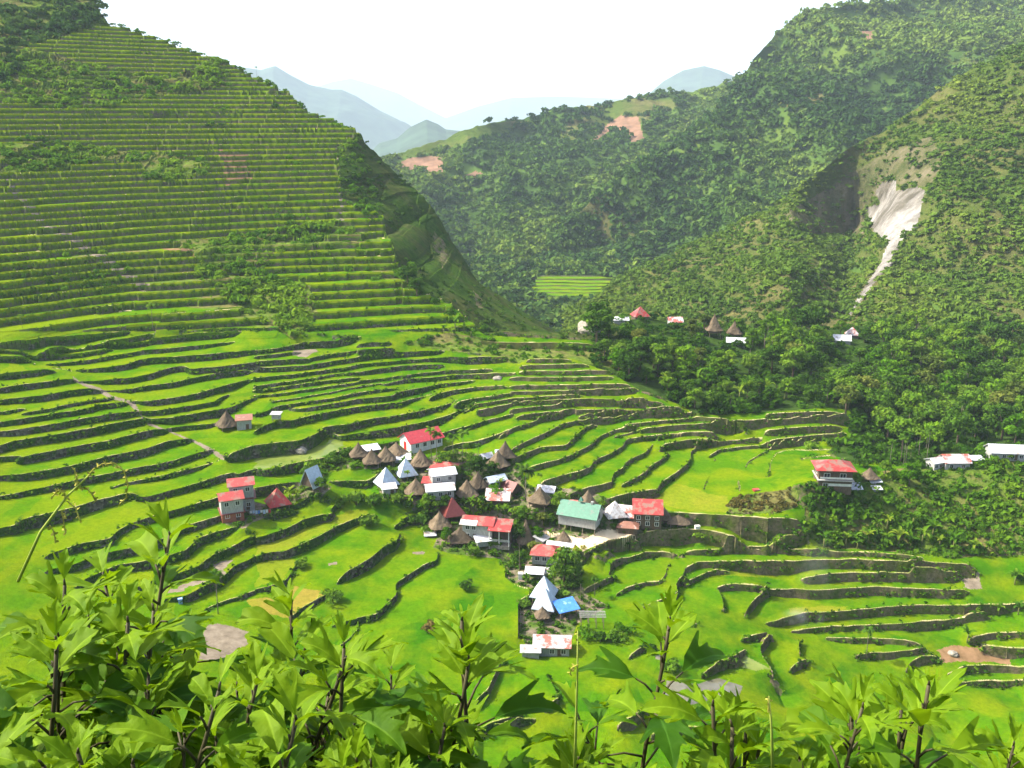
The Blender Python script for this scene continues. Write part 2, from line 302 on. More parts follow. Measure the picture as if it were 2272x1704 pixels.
 (3,8.2,8.2,1.3,[(780,1450),(1000,1390),(1260,1345)]), (3,8,8.2,1,[(1260,1345),(1290,1290),(1400,1220),(1520,1130),(1555,1050),(1545,1020),(1620,985),(1750,965),(1900,940),(2130,930)]),
 (3,7,7,.8,[(1655,1345),(1690,1260),(1720,1200),(1710,1160),(1760,1085)]), (3,7.6,7.6,.8,[(1710,1060),(1790,1010),(1950,990),(2212,970)]), (3,7,7,.7,[(2010,1170),(2040,1110),(2140,1050),(2212,1010)]), (3,6.8,6.8,.5,[(1970,1370),(1950,1280)]),
 (4,7,7.4,.8,[(0,1010),(100,990),(300,960),(420,950)]), (4,6.8,7,1,[(5,1260),(20,1150),(60,1080),(150,1045),(300,1045),(600,1030)]), (4,8.2,8.2,1.9,[(290,1095),(450,1070),(750,1050)]), (4,9.0,9.0,1.6,[(0,930),(350,890),(650,870)]), (4,10.7,10.7,1.4,[(0,835),(400,810),(620,800)]),
 (4,12.2,12.2,1.2,[(0,755),(300,735),(700,715)]), (4,13.3,13.3,1,[(0,700),(650,670)]),
 (3,6,6,1.6,[(1300,1550),(1700,1570),(2212,1610)]), (4,6,6,2,[(0,1607),(290,1610)]), 
 (7,3.4,3.4,1.6,[(620,370),(720,320),(850,270),(1000,240),(1090,240)]), (7,1.3,3.5,1.8,[(600,470),(680,410),(850,330),(1000,280),(1150,240),(1350,200),(1650,178)]), (7,3.5,3.2,1,[(1655,178),(1900,225),(2212,250)]), (8,3.2,2.6,1,[(0,250),(110,235),(330,225)]),
 (7,0,0,.9,[(845,560),(850,500),(950,440),(1150,390),(1300,375),(1470,385)]), (7,0,0,.9,[(640,690),(750,640),(880,590)]), (7,-1,-1,1,[(915,735),(1000,680),(1150,640),(1280,635),(1330,570),(1350,480),(1400,410),(1490,395)]),
 (7,0,0,1,[(1490,372),(1700,360),(2212,340)]), (8,0,0,1,[(0,345),(400,370),(800,370),(1300,400)]), (7,-1,-1,2,[(1500,510),(1600,470),(1800,455),(2212,455)]), (8,-1,-1,2,[(0,455),(200,460),(400,445),(700,440),(1000,455),(1400,465),(1790,480)]),
 (7,-2.6,-2.6,1,[(1340,985),(1450,965),(1560,972)]), (7,-2.5,-2.5,1,[(1580,1255),(1680,1220),(1720,1215)]), (7,-2,-2,1,[(1030,1260),(1120,1200),(1180,1190)]), (7,-1.8,-1.2,1.4,[(1150,850),(1300,790),(1440,720),(1420,640),(1480,580),(1500,510)]), (7,-2.2,-2.2,.9,[(1500,640),(1600,590),(1700,550),(1850,535)]), (7,-3,-3,1,[(1780,680),(1900,655),(2170,655)]), (7,-3,-3,.9,[(1835,850),(1820,760),(1785,685)]),
 (7,-4.4,-4.6,1.8,[(2020,900),(2060,830),(2120,760),(2212,720)]), (8,-4.8,-5,1.9,[(0,715),(150,705),(450,710),(700,690),(900,675),(1150,690),(1700,710)]), (8,-3,-3,2,[(330,590),(500,570),(700,555),(1000,560),(1640,570)]),
 (8,-6.8,-6.8,1.8,[(0,1000),(150,950),(300,910),(600,890),(900,865),(1250,835),(1800,845),(2260,835)]), (8,-8.6,-8.6,1.1,[(200,1070),(330,1040),(600,1020),(1000,1000),(1150,995),(1500,965),(1900,940)]), (8,-9.6,-9.6,1,[(520,1120),(700,1120),(1000,1125),(1300,1145)]),
 (8,-10.6,-10.6,1,[(790,1270),(900,1250),(1100,1240),(1350,1215)]), (8,-11.6,-11.6,1.1,[(1205,1360),(1250,1310),(1380,1290),(1470,1290)]), (8,-9.2,-9.2,1.2,[(1780,1100),(1950,1075),(2260,1080)]), (8,-10.4,-10.4,1,[(1880,1180),(2000,1200),(2260,1215)]),
 (8,-12.8,-12.8,1.3,[(1560,1430),(1700,1380),(1900,1360),(2260,1390)]), (8,-14,-14,1.2,[(1650,1510),(1900,1490),(2260,1500)]), (8,-8.4,-8.4,.9,[(205,1370),(240,1340),(340,1300)]), (8,-7.8,-7.8,.6,[(280,1230),(270,1170),(285,1120)]),
]
WALLS = [(S(c, p), Z(a), Z(b), d * 1.1) for c, a, b, d, p in LN]
WALLS += [([(1150,1401),(1150,1354),(1152,1335),(1177,1321),(1174,1306),(1137,1296),(1119,1281),(1125,1270),(1112,1245)], Z(0), Z(0), 1.2),
          ([(1018,1567),(1054,1560),(1083,1531),(1098,1500),(1119,1455)], Z(-.4), Z(-.4), 2.0),
          ([(1380,1601),(1405,1592),(1434,1570)], Z(-2), Z(-2), 1.6), ([(1715,1485),(1689,1452),(1687,1438),(1711,1411)], Z(-6.4), Z(-6.4), 1), ([(1605,1470),(1630,1458),(1652,1443)], Z(-5), Z(-5), 1), ([(1545,1447),(1570,1438)], Z(-3.6), Z(-3.6), 1), ([(1027,1640),(1043,1672)], Z(-2.4), Z(-2.4), 1), ([(1068,1616),(1110,1600),(1155,1586)], Z(-1.8), Z(-1.8), 1), ([(1217,1567),(1242,1549),(1217,1498)], Z(-1.5), Z(-1.5), 1.0),
 ([(840,1632),(862,1620),(890,1606)], Z(-.6), Z(-.6), 1), ([(1098,1621),(1140,1608),(1175,1598)], Z(-2.6), Z(-2.6), 1), ([(1459,1624),(1500,1616),(1560,1612)], Z(-4), Z(-4), 1), ([(1560,1500),(1600,1470),(1640,1462)], Z(-5), Z(-5), 1), ([(1650,1420),(1690,1408),(1702,1400)], Z(-5.4), Z(-5.4), 1)]

# contour-free guides: (u, v, forward distance)
HV = np.array([750, 600, 450, 300, 150, 0, -150]); HU = np.array([-250, 0, 250, 500, 750, 1000, 1100])
HD = np.array([[262,296,333,376,430,495,570],[268,303,341,385,441,508,590],[275,312,351,397,455,525,610],[290,335,380,432,495,570,650],
               [302,350,400,457,525,600,690],[312,360,415,475,545,620,700],[316,364,420,482,550,625,705]], dtype=np.float64)
HD = HD * np.array([1.045, 1.06, 1.09, 1.055, 1.033, 1.02, 1.02])[:, None]
def hill_d(u, v):
    u = np.asarray(u, float); v = np.asarray(v, float)
    cols = np.stack([np.interp(-v, -HV, HD[i]) for i in range(len(HU))], -1)
    k = np.clip(np.searchsorted(HU, u) - 1, 0, len(HU) - 2); t = (u - HU[k]) / (HU[k + 1] - HU[k])
    ii = np.arange(u.size).reshape(u.shape)
    cf = cols.reshape(-1, len(HU))
    return (cf[ii.ravel(), k.ravel()] * (1 - t.ravel()) + cf[ii.ravel(), k.ravel() + 1] * t.ravel()).reshape(u.shape)
HILL = [(-260,-160),(205,-160),(205,0),(237,50),(262,55),(320,72),(380,92),(430,115),(490,130),(560,165),(640,205),(690,250),(735,265),(770,285),(800,300),(745,330),(760,440),
        (850,480),(860,530),(900,640),(1000,680),(1075,742),(1000,752),(800,748),(640,738),(560,728),(300,722),(0,730),(-260,742)]
RIDGE = [(-260,-160),(0,-160),(205,0),(237,50),(262,55),(320,72),(380,92),(430,115),(490,130),(560,165),(640,205),(690,250),(735,265),(770,285),(800,300)]
FLANK = [(800,300,470),(870,375,462),(940,440,455),(1000,540,448),(1060,630,440),(1150,690,432),(1250,745,424),(1320,800,415)]
GUIDES = [  # polylines (u, v, y)
 [(1290,742,330),(1370,712,355),(1440,702,370),(1600,728,372),(1760,738,378),(1900,722,400),(2050,730,420),(2300,745,440)],
 [(2080,960,300),(2150,930,312),(2300,915,320)], [(1950,985,282),(2040,1000,285)],
 [(1760,1075,232),(1830,1062,234),(1950,1058,241),(2050,1052,246),(2150,1030,249),(2240,1012,252),(2330,1000,256)],
 [(1835,1214,222),(2000,1220,221),(2120,1232,219),(2300,1240,217)],
]
VIL = [(933,1007,-90.6),(800,1030,-90.2),(850,1042,-90.8),(930,1048,-92.7),(902,1070,-93),(858,1090,-94),(980,1085,-95),(925,1105,-95.5),(1040,1110,-96.5),(1105,1045,-92.6),(1103,1080,-94.6),
 (1103,1117,-97),(980,1120,-97),(1007,1155,-99.5),(1075,1175,-101),(976,1193,-101.5),(1022,1212,-102.5),(1130,1110,-97),(1200,1120,-96.4),(1303,1130,-96.2),(1280,1185,-100),(1235,1175,-100),
 (1330,1200,-100.2),(1300,1218,-100.8),(1365,1150,-97.8),(1435,1160,-99.6),(1500,1166,-100),(1390,1180,-100.2),(1245,1232,-102.6),(1215,1255,-103.5),(1190,1290,-104.9),(1205,1340,-105.2),
 (1255,1325,-105),(1300,1355,-105.6),(1215,1440,-106.8),(1150,1250,-104.5),(1170,1200,-102.4),(1130,1180,-101),(617,1122,-93.2),(694,1084,-91.6),(535,1165,-93.2),
 (1250,1480,-106),(1350,1540,-106.4),(1500,1540,-108.5),(1600,1560,-110.5),(700,1560,-102.6),(900,1560,-103.8),(900,1665,-106.4),(1100,1675,-108.4),(1300,1660,-109.2),(1480,1660,-110.2),(1760,1560,-115.4),(1900,1600,-118.5),(2100,1640,-122),(2250,1560,-121)]

CELL = 1.0; X0, Y0, NX, NY = -330., 100., 690, 600
gx = X0 + CELL * np.arange(NX); gy = Y0 + CELL * np.arange(NY)
cs = np.zeros((NY, NX)); cw = np.zeros((NY, NX))
def put(p, w=1.0):
    p = np.asarray(p).reshape(-1, 3)
    i = np.round((p[:, 0] - X0) / CELL).astype(int); j = np.round((p[:, 1] - Y0) / CELL).astype(int)
    ok = (i >= 0) & (i < NX) & (j >= 0) & (j < NY)
    np.add.at(cs, (j[ok], i[ok]), p[ok, 2] * w); np.add.at(cw, (j[ok], i[ok]), w)
def densify(P, step=.6):
    P = np.asarray(P, float); out = [P[:1]]
    for a, b in zip(P[:-1], P[1:]):
        n = max(1, int(np.linalg.norm(b[:2] - a[:2]) / step)); out.append(a + (b - a) * (np.arange(1, n + 1) / n)[:, None])
    return np.concatenate(out)
# hillside samples
uu, vv = np.meshgrid(np.arange(-260, 1101, 5.), np.arange(-160, 765, 4.))
ok = in_poly(uu, vv, HILL); uu, vv = uu[ok], vv[ok]
put(at_y(uu, vv, hill_d(uu, vv)))
rp = np.array(RIDGE, float); rw = at_y(rp[:, 0], rp[:, 1], hill_d(rp[:, 0], rp[:, 1]))
def back(P, steps):
    P = densify(P, 1.0); r = np.hypot(P[:, 0], P[:, 1])
    for dr, dz in steps:
        Q = P.copy(); Q[:, 0] *= (r + dr) / r; Q[:, 1] *= (r + dr) / r; Q[:, 2] += dz; put(Q)
put(densify(rw)); back(rw, [(12, -6), (30, -22), (70, -65), (120, -115)])
fl = np.array(FLANK, float); fl[:, 2] = fl[:, 2] * np.linspace(1.03, 1.0, len(fl)); fw = at_y(fl[:, 0], fl[:, 1], fl[:, 2]); put(densify(fw)); back(fw, [(10, -7), (25, -22), (60, -60), (110, -100)])
for g in GUIDES:
    g = np.array(g, float); w_ = densify(at_y(g[:, 0], g[:, 1], g[:, 2])); put(w_)
    if g[0, 0] == 1290: back(w_, [(15, -5), (40, -18), (80, -40)])
sad = np.array([(1075, 741, 326), (1200, 741, 327), (1290, 743, 328)], float); sw = densify(at_y(sad[:, 0], sad[:, 1], sad[:, 2])); put(sw); back(sw, [(6, -4), (18, -14)])
for u, v, z in VIL:
    c = at_z(u, v, z)
    put([(c[0] + a, c[1] + b, z) for a in range(-2, 3) for b in range(-2, 3)])
cw0 = cw > 0; cz = np.where(cw0, cs / np.maximum(cw, 1e-9), 0)
# walls: the ground is level up to each wall's lip and may not flow through the wall
wall_paths = []; cs2 = np.zeros_like(cs); cw2 = np.zeros_like(cw)
bx = np.ones((NY, NX - 1), bool); by = np.ones((NY - 1, NX), bool)      # open links to the right / upwards
def seg_dist(gp, W):
    best = np.full(len(gp), 1e9); sd = np.zeros(len(gp)); ks = np.zeros(len(gp), int); tb = np.zeros(len(gp)); inn = np.zeros(len(gp), bool); n = len(W)
    for k in range(n - 1):
        a = W[k, :2]; d = W[k + 1, :2] - a; L = np.hypot(*d)
        if L < 1e-6: continue
        rel = gp - a; tt = rel @ d / L**2; tc = np.clip(tt, 0, 1); dist = np.hypot(*(rel - tc[:, None] * d).T); b = dist < best
        best[b] = dist[b]; sd[b] = (dist * np.sign(d[0] * rel[:, 1] - d[1] * rel[:, 0]))[b]; ks[b] = k; tb[b] = tc[b]
        inn[b] = ((tt >= 0) | (k > 0))[b] & ((tt <= 1) | (k < n - 2))[b]
    return best, sd, ks, tb, inn
for pts, za, zb, drop in WALLS:
    P = np.array(pts, float)
    t = np.r_[0, np.cumsum(np.hypot(*np.diff(P, axis=0).T))]; n = max(4, int(t[-1] / 4)); s = np.linspace(0, t[-1], n)
    q = np.stack([np.interp(s, t, P[:, 0]), np.interp(s, t, P[:, 1])], 1)
    for _ in range(2): q[1:-1] = .25 * q[:-2] + .5 * q[1:-1] + .25 * q[2:]
    zz = np.linspace(za, zb, n); W = at_z(q[:, 0], q[:, 1], zz)
    r = np.hypot(W[:, 0], W[:, 1]); wob = 1 + .45 * fbm(W[:, 0] * .3, W[:, 1] * .3, 5, 3) / r; W[:, :2] *= wob[:, None]
    wall_paths.append(W)
    i0 = max(0, int((W[:, 0].min() - X0 - 3))); i1 = min(NX, int(W[:, 0].max() - X0 + 4)); j0 = max(0, int(W[:, 1].min() - Y0 - 3)); j1 = min(NY, int(W[:, 1].max() - Y0 + 4))
    if i1 <= i0 or j1 <= j0: continue
    GX, GY = np.meshgrid(gx[i0:i1], gy[j0:j1]); gp = np.stack([GX.ravel(), GY.ravel()], 1)
    best, sd, ks, tb, inn = seg_dist(gp, W)
    top_ = W[ks, 2] + (W[np.minimum(ks + 1, n - 1), 2] - W[ks, 2]) * tb
    sh = GX.shape; near = (best < 1.6).reshape(sh) & inn.reshape(sh); sg = (sd > 0).reshape(sh)
    bx[j0:j1, i0:i1 - 1] &= ~(near[:, 1:] & near[:, :-1] & (sg[:, 1:] != sg[:, :-1]))
    by[j0:j1 - 1, i0:i1] &= ~(near[1:] & near[:-1] & (sg[1:] != sg[:-1]))
    m = near & sg & (best.reshape(sh) < 1.05); jj, ii = np.nonzero(m)
    np.add.at(cs2, (jj + j0, ii + i0), top_.reshape(sh)[m]); np.add.at(cw2, (jj + j0, ii + i0), 1)
cwm = cw0 | (cw2 > 0); cz = np.where(cw2 > 0, cs2 / np.maximum(cw2, 1), cz)
def laplace(mask, val, it=(300, 150, 100, 160, 420)):
    f = None
    for lev, sc in enumerate((16, 8, 4, 2, 1)):
        ny = -(-NY // sc); nx = -(-NX // sc)
        mm = np.zeros((ny * sc, nx * sc)); vs = np.zeros_like(mm); mm[:NY, :NX] = mask; vs[:NY, :NX] = val * mask
        mm = mm.reshape(ny, sc, nx, sc).sum((1, 3)); vs = vs.reshape(ny, sc, nx, sc).sum((1, 3))
        k = mm > 0; c = np.where(k, vs / np.maximum(mm, 1), 0)
        if f is None: f = np.full((ny, nx), -95.)
        else: f = np.repeat(np.repeat(f, 2, 0), 2, 1)[:ny, :nx]
        f = np.where(k, c, f)
        lx = np.ones((ny, nx - 1)); ly = np.ones((ny - 1, nx))
        if sc == 1: lx = bx.astype(float); ly = by.astype(float)
        z1 = np.zeros((ny, 1)); z2 = np.zeros((1, nx))
        wl = np.hstack([z1, lx]); wr = np.hstack([lx, z1]); wd = np.vstack([z2, ly]); wu = np.vstack([ly, z2]); ws = wl + wr + wd + wu
        k = k | (ws == 0); c = np.where(mm > 0, c, f); ws = np.maximum(ws, 1e-9); wl /= ws; wr /= ws; wd /= ws; wu /= ws
        for _ in range(it[lev]):
            p = np.pad(f, 1, mode='edge')
            f = np.where(k, c, wd * p[:-2, 1:-1] + wu * p[2:, 1:-1] + wl * p[1:-1, :-2] + wr * p[1:-1, 2:])
    return f
zg = laplace(cwm, cz)
def zt_at(x, y):
    fx = np.clip((np.asarray(x) - X0) / CELL, 0, NX - 1.001); fy = np.clip((np.asarray(y) - Y0) / CELL, 0, NY - 1.001)
    i = fx.astype(int); j = fy.astype(int); a = fx - i; b = fy - j
    return (zg[j, i] * (1 - a) + zg[j, i + 1] * a) * (1 - b) + (zg[j + 1, i] * (1 - a) + zg[j + 1, i + 1] * a) * b
def hit(u, v, y0=118., y1=690.):
    """first point where the pixel's ray meets the bowl"""
    a, b = ray(u, v); ys = np.arange(y0, y1, .5)
    d = b * ys - zt_at(a * ys, ys); k = np.nonzero(d < 0)[0]
    if len(k) == 0: return None
    k = k[0]
    y = ys[k] if k == 0 else ys[k - 1] + .5 * d[k - 1] / (d[k - 1] - d[k])
    return np.array([a * y, y, b * y])

# ------------------------------------------------------------------ areas (pixel polygons of the photograph, laid on the ground they show)
def C8(c, p): return S(c, p)
A0k = 1 / 2.765
def A(p, ox=0, oy=0): return [(ox + x * A0k, oy + y * A0k) for x, y in p]
SMOOTH = {
 'scrub': [A([(0,330),(200,330),(550,400),(1000,470),(1350,360),(1400,440),(1430,540),(1100,560),(800,640),(500,690),(0,640)]),
           A([(0,900),(450,900),(1000,950),(1250,990),(1330,1060),(1100,1110),(900,1130),(870,1020),(600,1000),(200,1060),(0,1050)]),
           A([(1000,110),(1400,70),(1900,0),(2080,-20),(2212,40),(2300,150),(2100,170),(1700,180),(1600,300),(1900,400),(1950,560),(1800,700),(1550,560),(1250,370),(1180,200)], 0, 500),
           A([(0,0),(620,0),(640,130),(400,220),(200,240),(0,640)]), [(-260,-160),(230,-160),(237,48),(140,85),(-260,200)]],
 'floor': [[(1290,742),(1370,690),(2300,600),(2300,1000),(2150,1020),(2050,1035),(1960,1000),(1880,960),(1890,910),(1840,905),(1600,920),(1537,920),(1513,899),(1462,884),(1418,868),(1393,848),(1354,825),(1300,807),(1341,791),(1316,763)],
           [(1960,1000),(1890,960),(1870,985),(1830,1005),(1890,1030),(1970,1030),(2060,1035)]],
 'scrub2': [[(1790,1078),(1850,1062),(2272,1000),(2400,1000),(2400,1228),(2180,1232),(2120,1240),(1950,1222),(1830,1216),(1785,1180)],
            C8(2, [(1300,95),(1480,20),(1700,0),(2050,60),(2150,200),(1950,190),(1600,150)]), C8(3, [(-270,100),(700,100),(800,130),(950,300),(640,260),(500,215),(150,215),(60,260),(-60,250)]),
            C8(2, [(0,1200),(350,1145),(700,1060),(770,1030),(940,1120),(900,1165),(640,1190),(560,1250),(350,1200),(100,1210)]),
            C8(3, [(1850,1500),(1900,1430),(2000,1400),(2212,1370),(2240,1560),(1900,1560)]), C8(4, [(0,1370),(250,1340),(250,1500),(0,1580)])],
 'steep': [[(800,300),(745,330),(760,440),(850,480),(860,530),(900,640),(1000,680),(1078,743),(1400,760),(1400,560),(1000,400),(850,250)]],
 'soil': [[(745,1010),(830,985),(950,1015),(1000,1000),(1080,1010),(1150,1030),(1160,1060),(1180,1085),(1290,1085),(1330,1100),(1400,1122),(1480,1132),(1560,1160),(1420,1185),(1300,1215),
           (1292,1245),(1290,1300),(1300,1320),(1350,1345),(1280,1385),(1260,1440),(1170,1440),(1150,1400),(1153,1338),(1178,1322),(1176,1305),(1138,1294),(1121,1281),(1127,1270),(1110,1240),(1000,1230),(960,1215),
           (975,1180),(940,1155),(945,1130),(900,1110),(850,1110),(830,1070),(860,1045),(810,1040),(770,1040)],
          [(500,1165),(540,1175),(560,1160),(640,1130),(660,1110),(720,1095),(735,1080),(700,1062),(660,1075),(645,1100),(590,1120),(540,1110),(495,1110)]],
 'plaza': [C8(7, [(300,190),(620,260),(780,180),(900,180),(1090,235),(850,265),(720,315),(610,365),(520,330),(460,250),(300,250)])],
}
PATCH = [  # (material, polygon) painted on quantised ground
 ('flood', C8(2, [(-30,1170),(20,1060),(250,1040),(480,1010),(640,930),(745,905),(755,1000),(640,1060),(300,1130)])),
 ('ripe', C8(6, [(-40,920),(-60,800),(180,745),(340,670),(560,710),(620,740),(430,850),(320,925)])), ('pale', C8(6, [(0,300),(330,190),(700,60),(790,10),(960,20),(990,55),(700,150),(390,305),(250,365),(0,405)])),
 ('pale', C8(5, [(1400,800),(1450,770),(1720,680),(1960,580),(2212,395),(2212,430),(1980,530),(1800,660),(1560,760)])),
 ('soil', C8(5, [(1280,760),(1480,690),(1640,640),(1850,560),(1820,480),(2010,440),(1990,490),(1900,580),(1600,690),(1420,750)])), ('soil', C8(5, [(1700,1290),(1780,1000),(1860,980),(2150,1060),(2130,1160),(1900,1320)])),
 ('soil', C8(6, [(620,465),(720,462),(710,485),(620,488)])), ('soil', C8(6, [(1330,362),(1440,362),(1430,382),(1340,382)])), ('pale', C8(6, [(0,440),(280,425),(380,450),(290,540),(270,600),(0,690)])),
 ('pale', C8(3, [(930,1460),(1280,1370),(1400,1290),(1560,1330),(1700,1390),(1880,1420),(1850,1545),(1500,1530),(1250,1480)])), ('pale', C8(8, [(150,850),(480,840),(700,840),(640,880),(380,890),(160,890)])), ('pale', C8(7, [(1900,540),(2212,530),(2280,580),(1860,585),(1760,575)])),
 ('soil', C8(8, [(1650,520),(1800,510),(1850,690),(1700,690),(1690,620),(1630,545)])), ('redsoil', C8(8, [(1480,1230),(1600,1190),(1900,1200),(2080,1290),(2090,1340),(1900,1320),(1500,1330)])),
 ('water', C8(7, [(1330,1480),(1600,1510),(1780,1460),(1990,1530),(1960,1610),(1700,1650),(1500,1700),(1310,1659)])), ('flood', C8(7, [(1870,1330),(2000,1260),(2212,1370),(2100,1400)])), ('water', C8(7, [(1230,1270),(1300,1250),(1290,1300),(1240,1300)])),
 ('redsoil', [(530,545),(560,560),(590,640),(620,700),(560,690),(520,640),(500,590)]), ('redsoil', [(485,340),(545,350),(560,410),(500,420)]), ('redsoil', [(360,552),(450,556),(470,590),(380,575)]), ('soil', C8(2, [(330,150),(500,130),(540,165),(420,205),(330,200)])),
 ('soil', [(745,330),(752,330),(770,400),(762,440),(755,520),(748,520),(754,430),(758,400)]), ('soil', [(20,405),(60,460),(100,495),(200,560),(300,620),(330,640),(320,645),(190,575),(90,505),(45,465),(14,410)]),
 ('soil', C8(1, [(640,375),(700,430),(860,470),(960,540),(1150,590),(1240,730),(1330,790),(1480,850),(1650,920),(1720,940),(1960,1080),(1940,1110),(1680,950),(1440,850),(1270,790),(1170,680),(1100,600),(930,560),(840,500),(660,430)])),
]
ROCKS_F = [[(960,520),(985,545),(995,590),(978,600),(965,560)], [(1050,650),(1070,665),(1072,690),(1055,680)]]
# ------------------------------------------------------------------ bowl mesh: polar grid whose vertices are snapped onto the wall lines
NC = 1180; TH = np.radians(np.linspace(-36, 36, NC))
NR = 1180; RR = 116 * (660 / 116) ** (np.linspace(0, 1, NR))
TT, RG = np.meshgrid(TH, RR, indexing='ij')                # (column, row)
XX = RG * np.sin(TT); YY = RG * np.cos(TT)
# signed distance of every vertex near a traced wall
LID = np.full(XX.shape, -1, np.int16); SDV = np.full(XX.shape, 9.); BD = np.full(XX.shape, 9.); PX_ = XX.copy(); PY_ = YY.copy()
dth = TH[1] - TH[0]; lr0 = math.log(RR[0]); dlr = math.log(RR[1] / RR[0])
for li, W in enumerate(wall_paths):
    nW = len(W)
    for k in range(nW - 1):
        a = W[k, :2]; e = W[k + 1, :2]; d = e - a; L = np.hypot(*d)
        if L < 1e-6: continue
        ra, re_ = np.hypot(*a), np.hypot(*e); ta, te = math.atan2(a[0], a[1]), math.atan2(e[0], e[1])
        ex = 1.7 / min(ra, re_)
        c0 = max(0, int((min(ta, te) - ex - TH[0]) / dth)); c1 = min(NC, int((max(ta, te) + ex - TH[0]) / dth) + 2)
        r0 = max(0, int((math.log(max(min(ra, re_) - 1.7, 1)) - lr0) / dlr)); r1 = min(NR, int((math.log(max(ra, re_) + 1.7) - lr0) / dlr) + 2)
        if c1 <= c0 or r1 <= r0: continue
        sl_ = (slice(c0, c1), slice(r0, r1)); rx = XX[sl_] - a[0]; ry = YY[sl_] - a[1]
        tt = (rx * d[0] + ry * d[1]) / L**2; tc = np.clip(tt, 0, 1); qx = rx - tc * d[0]; qy = ry - tc * d[1]; dist = np.hypot(qx, qy)
        ok = (dist < BD[sl_]) & (dist < 1.6)
        if k == 0: ok &= tt > -.02
        if k == nW - 2: ok &= tt < 1.02
        if not ok.any(): continue
        sg = np.sign(d[0] * ry - d[1] * rx); nx, ny = -d[1] / L, d[0] / L
        bx_ = BD[sl_]; bx_[ok] = dist[ok]; v_ = SDV[sl_]; v_[ok] = (dist * sg)[ok]; v_ = LID[sl_]; v_[ok] = li
        push = (1.55 - dist) * sg
        v_ = PX_[sl_]; v_[ok] = (XX[sl_] + push * nx)[ok]; v_ = PY_[sl_]; v_[ok] = (YY[sl_] + push * ny)[ok]
zt = zt_at(PX_, PY_)
# soft ground noise and field breaks on the upper hillside
pu, pv = project(np.stack([XX, YY, zt], -1))
hillw = np.clip((zt + 74) / 10, 0, 1) * (pu < 1120)
cell = _h(np.floor((XX + 9 * fbm(XX * .02, YY * .02, 3)) / 38.).astype(int), np.floor(zt / 9.5).astype(int), 4) - .5
cell2 = _h(np.floor((XX + 60 + 6 * fbm(XX * .03, YY * .03, 9)) / 17.).astype(int), np.floor(zt / 4.2).astype(int), 8) - .5
zt = zt + hillw * (1.5 * fbm(XX * .018, YY * .018, 21, 3) + 2.0 * cell + 1.2 * cell2 + .3 * fbm(XX * .12, YY * .12, 2, 2) + 2.4 * (vnoise(zt / 5.2 + 40, XX * .012 + YY * .008, 15) - .5) + 1.2 * (vnoise(zt / 2.6 + 7, XX * .02, 16) - .5))
zt = zt + (1 - hillw) * .12 * fbm(XX * .2, YY * .2, 13, 3)
zone = np.zeros(zt.shape, np.int8)                          # 0 terraced, else smooth ground
names = ['', 'scrub', 'floor', 'scrub2', 'steep', 'soil', 'plaza']
for k, nm in enumerate(names):
    if k:
        for poly in SMOOTH[nm]: zone[in_poly(pu, pv, poly)] = k
zone[(pv < -30) | ((pu > 1140) & (pv < 735))] = np.where(zone[(pv < -30) | ((pu > 1140) & (pv < 735))] == 0, 1, zone[(pv < -30) | ((pu > 1140) & (pv < 735))])
smooth = zone > 0
rough = fbm(XX * .09, YY * .09, 31, 4)
st = np.where((zt > -79.8) & (pu < 1120) & (pv < 760), 2.2, 1.1)
quant = (zt > -79.8) & (pu < 1120) & (pv < 736) & (pv > 55)
q = np.where(quant, np.round((zt + 104) / st) * st - 104, zt)
scr = (zone == 1) | (zone == 3)
q3 = zt + .9 * rough
q = np.where(smooth, np.where(scr, q3, np.where(zone == 4, zt + 3.0 * fbm(XX * .035, YY * .035, 41, 4), np.where(zone == 2, zt + 1.2 * rough, zt + .2 * rough))), q)
q = np.where((zone == 1) & (vnoise(XX * .05, YY * .05, 77) > .45) & (pv > 130), np.round((zt + 104) / st) * st - 104 + .3 * rough, q)
dq = np.diff(q, axis=1)
lcross = (LID[:, 1:] == LID[:, :-1]) & (LID[:, 1:] >= 0) & (SDV[:, 1:] * SDV[:, :-1] < 0) & (np.abs(dq) > .12)
near_l = LID >= 0
qc = quant[:, 1:] & quant[:, :-1] & (np.abs(dq) > .45) & ~(smooth[:, 1:] & smooth[:, :-1] & (zone[:, 1:] != 1))
cross = lcross | qc
VXN = XX * .35; VYN = YY * .35 + zt * .4; R2 = RG.copy(); Zq = q.copy()
top = np.zeros(q.shape, bool); wallv = np.zeros((NC, NR - 1), bool)
pad = np.zeros((NC, NR + 1), bool); pad[:, 1:NR] = cross
fl_ = np.diff(pad.astype(np.int8), axis=1)                  # (NC, NR): +1 at start interval, -1 after the last interval
cs_, rs_ = np.nonzero(fl_ == 1); ce_, re_ = np.nonzero(fl_ == -1)
a_ = rs_; b_ = re_                                          # vertices a..b
zl = q[cs_, a_]; zh = q[cs_, b_]; ta = zt[cs_, a_]; tb = zt[cs_, b_]
den = np.where(np.abs(tb - ta) < 1e-4, 1e-4, tb - ta)
f = np.clip(((zl + zh) / 2 - ta) / den, 0.02, .98)
fs = SDV[cs_, a_] / np.where(np.abs(SDV[cs_, a_] - SDV[cs_, b_]) < 1e-6, 1e-6, SDV[cs_, a_] - SDV[cs_, b_])
f = np.where(lcross[cs_, a_], np.clip(fs, .03, .97), f)
rst = RG[cs_, a_] + (RG[cs_, b_] - RG[cs_, a_]) * f
sp = RG[cs_, np.minimum(a_ + 1, NR - 1)] - RG[cs_, a_]
half = np.minimum(np.where(qc[cs_, a_], .10 + .24 * np.abs(zh - zl), .08 + .10 * np.abs(zh - zl)), .46 * sp)
nk = b_ - a_
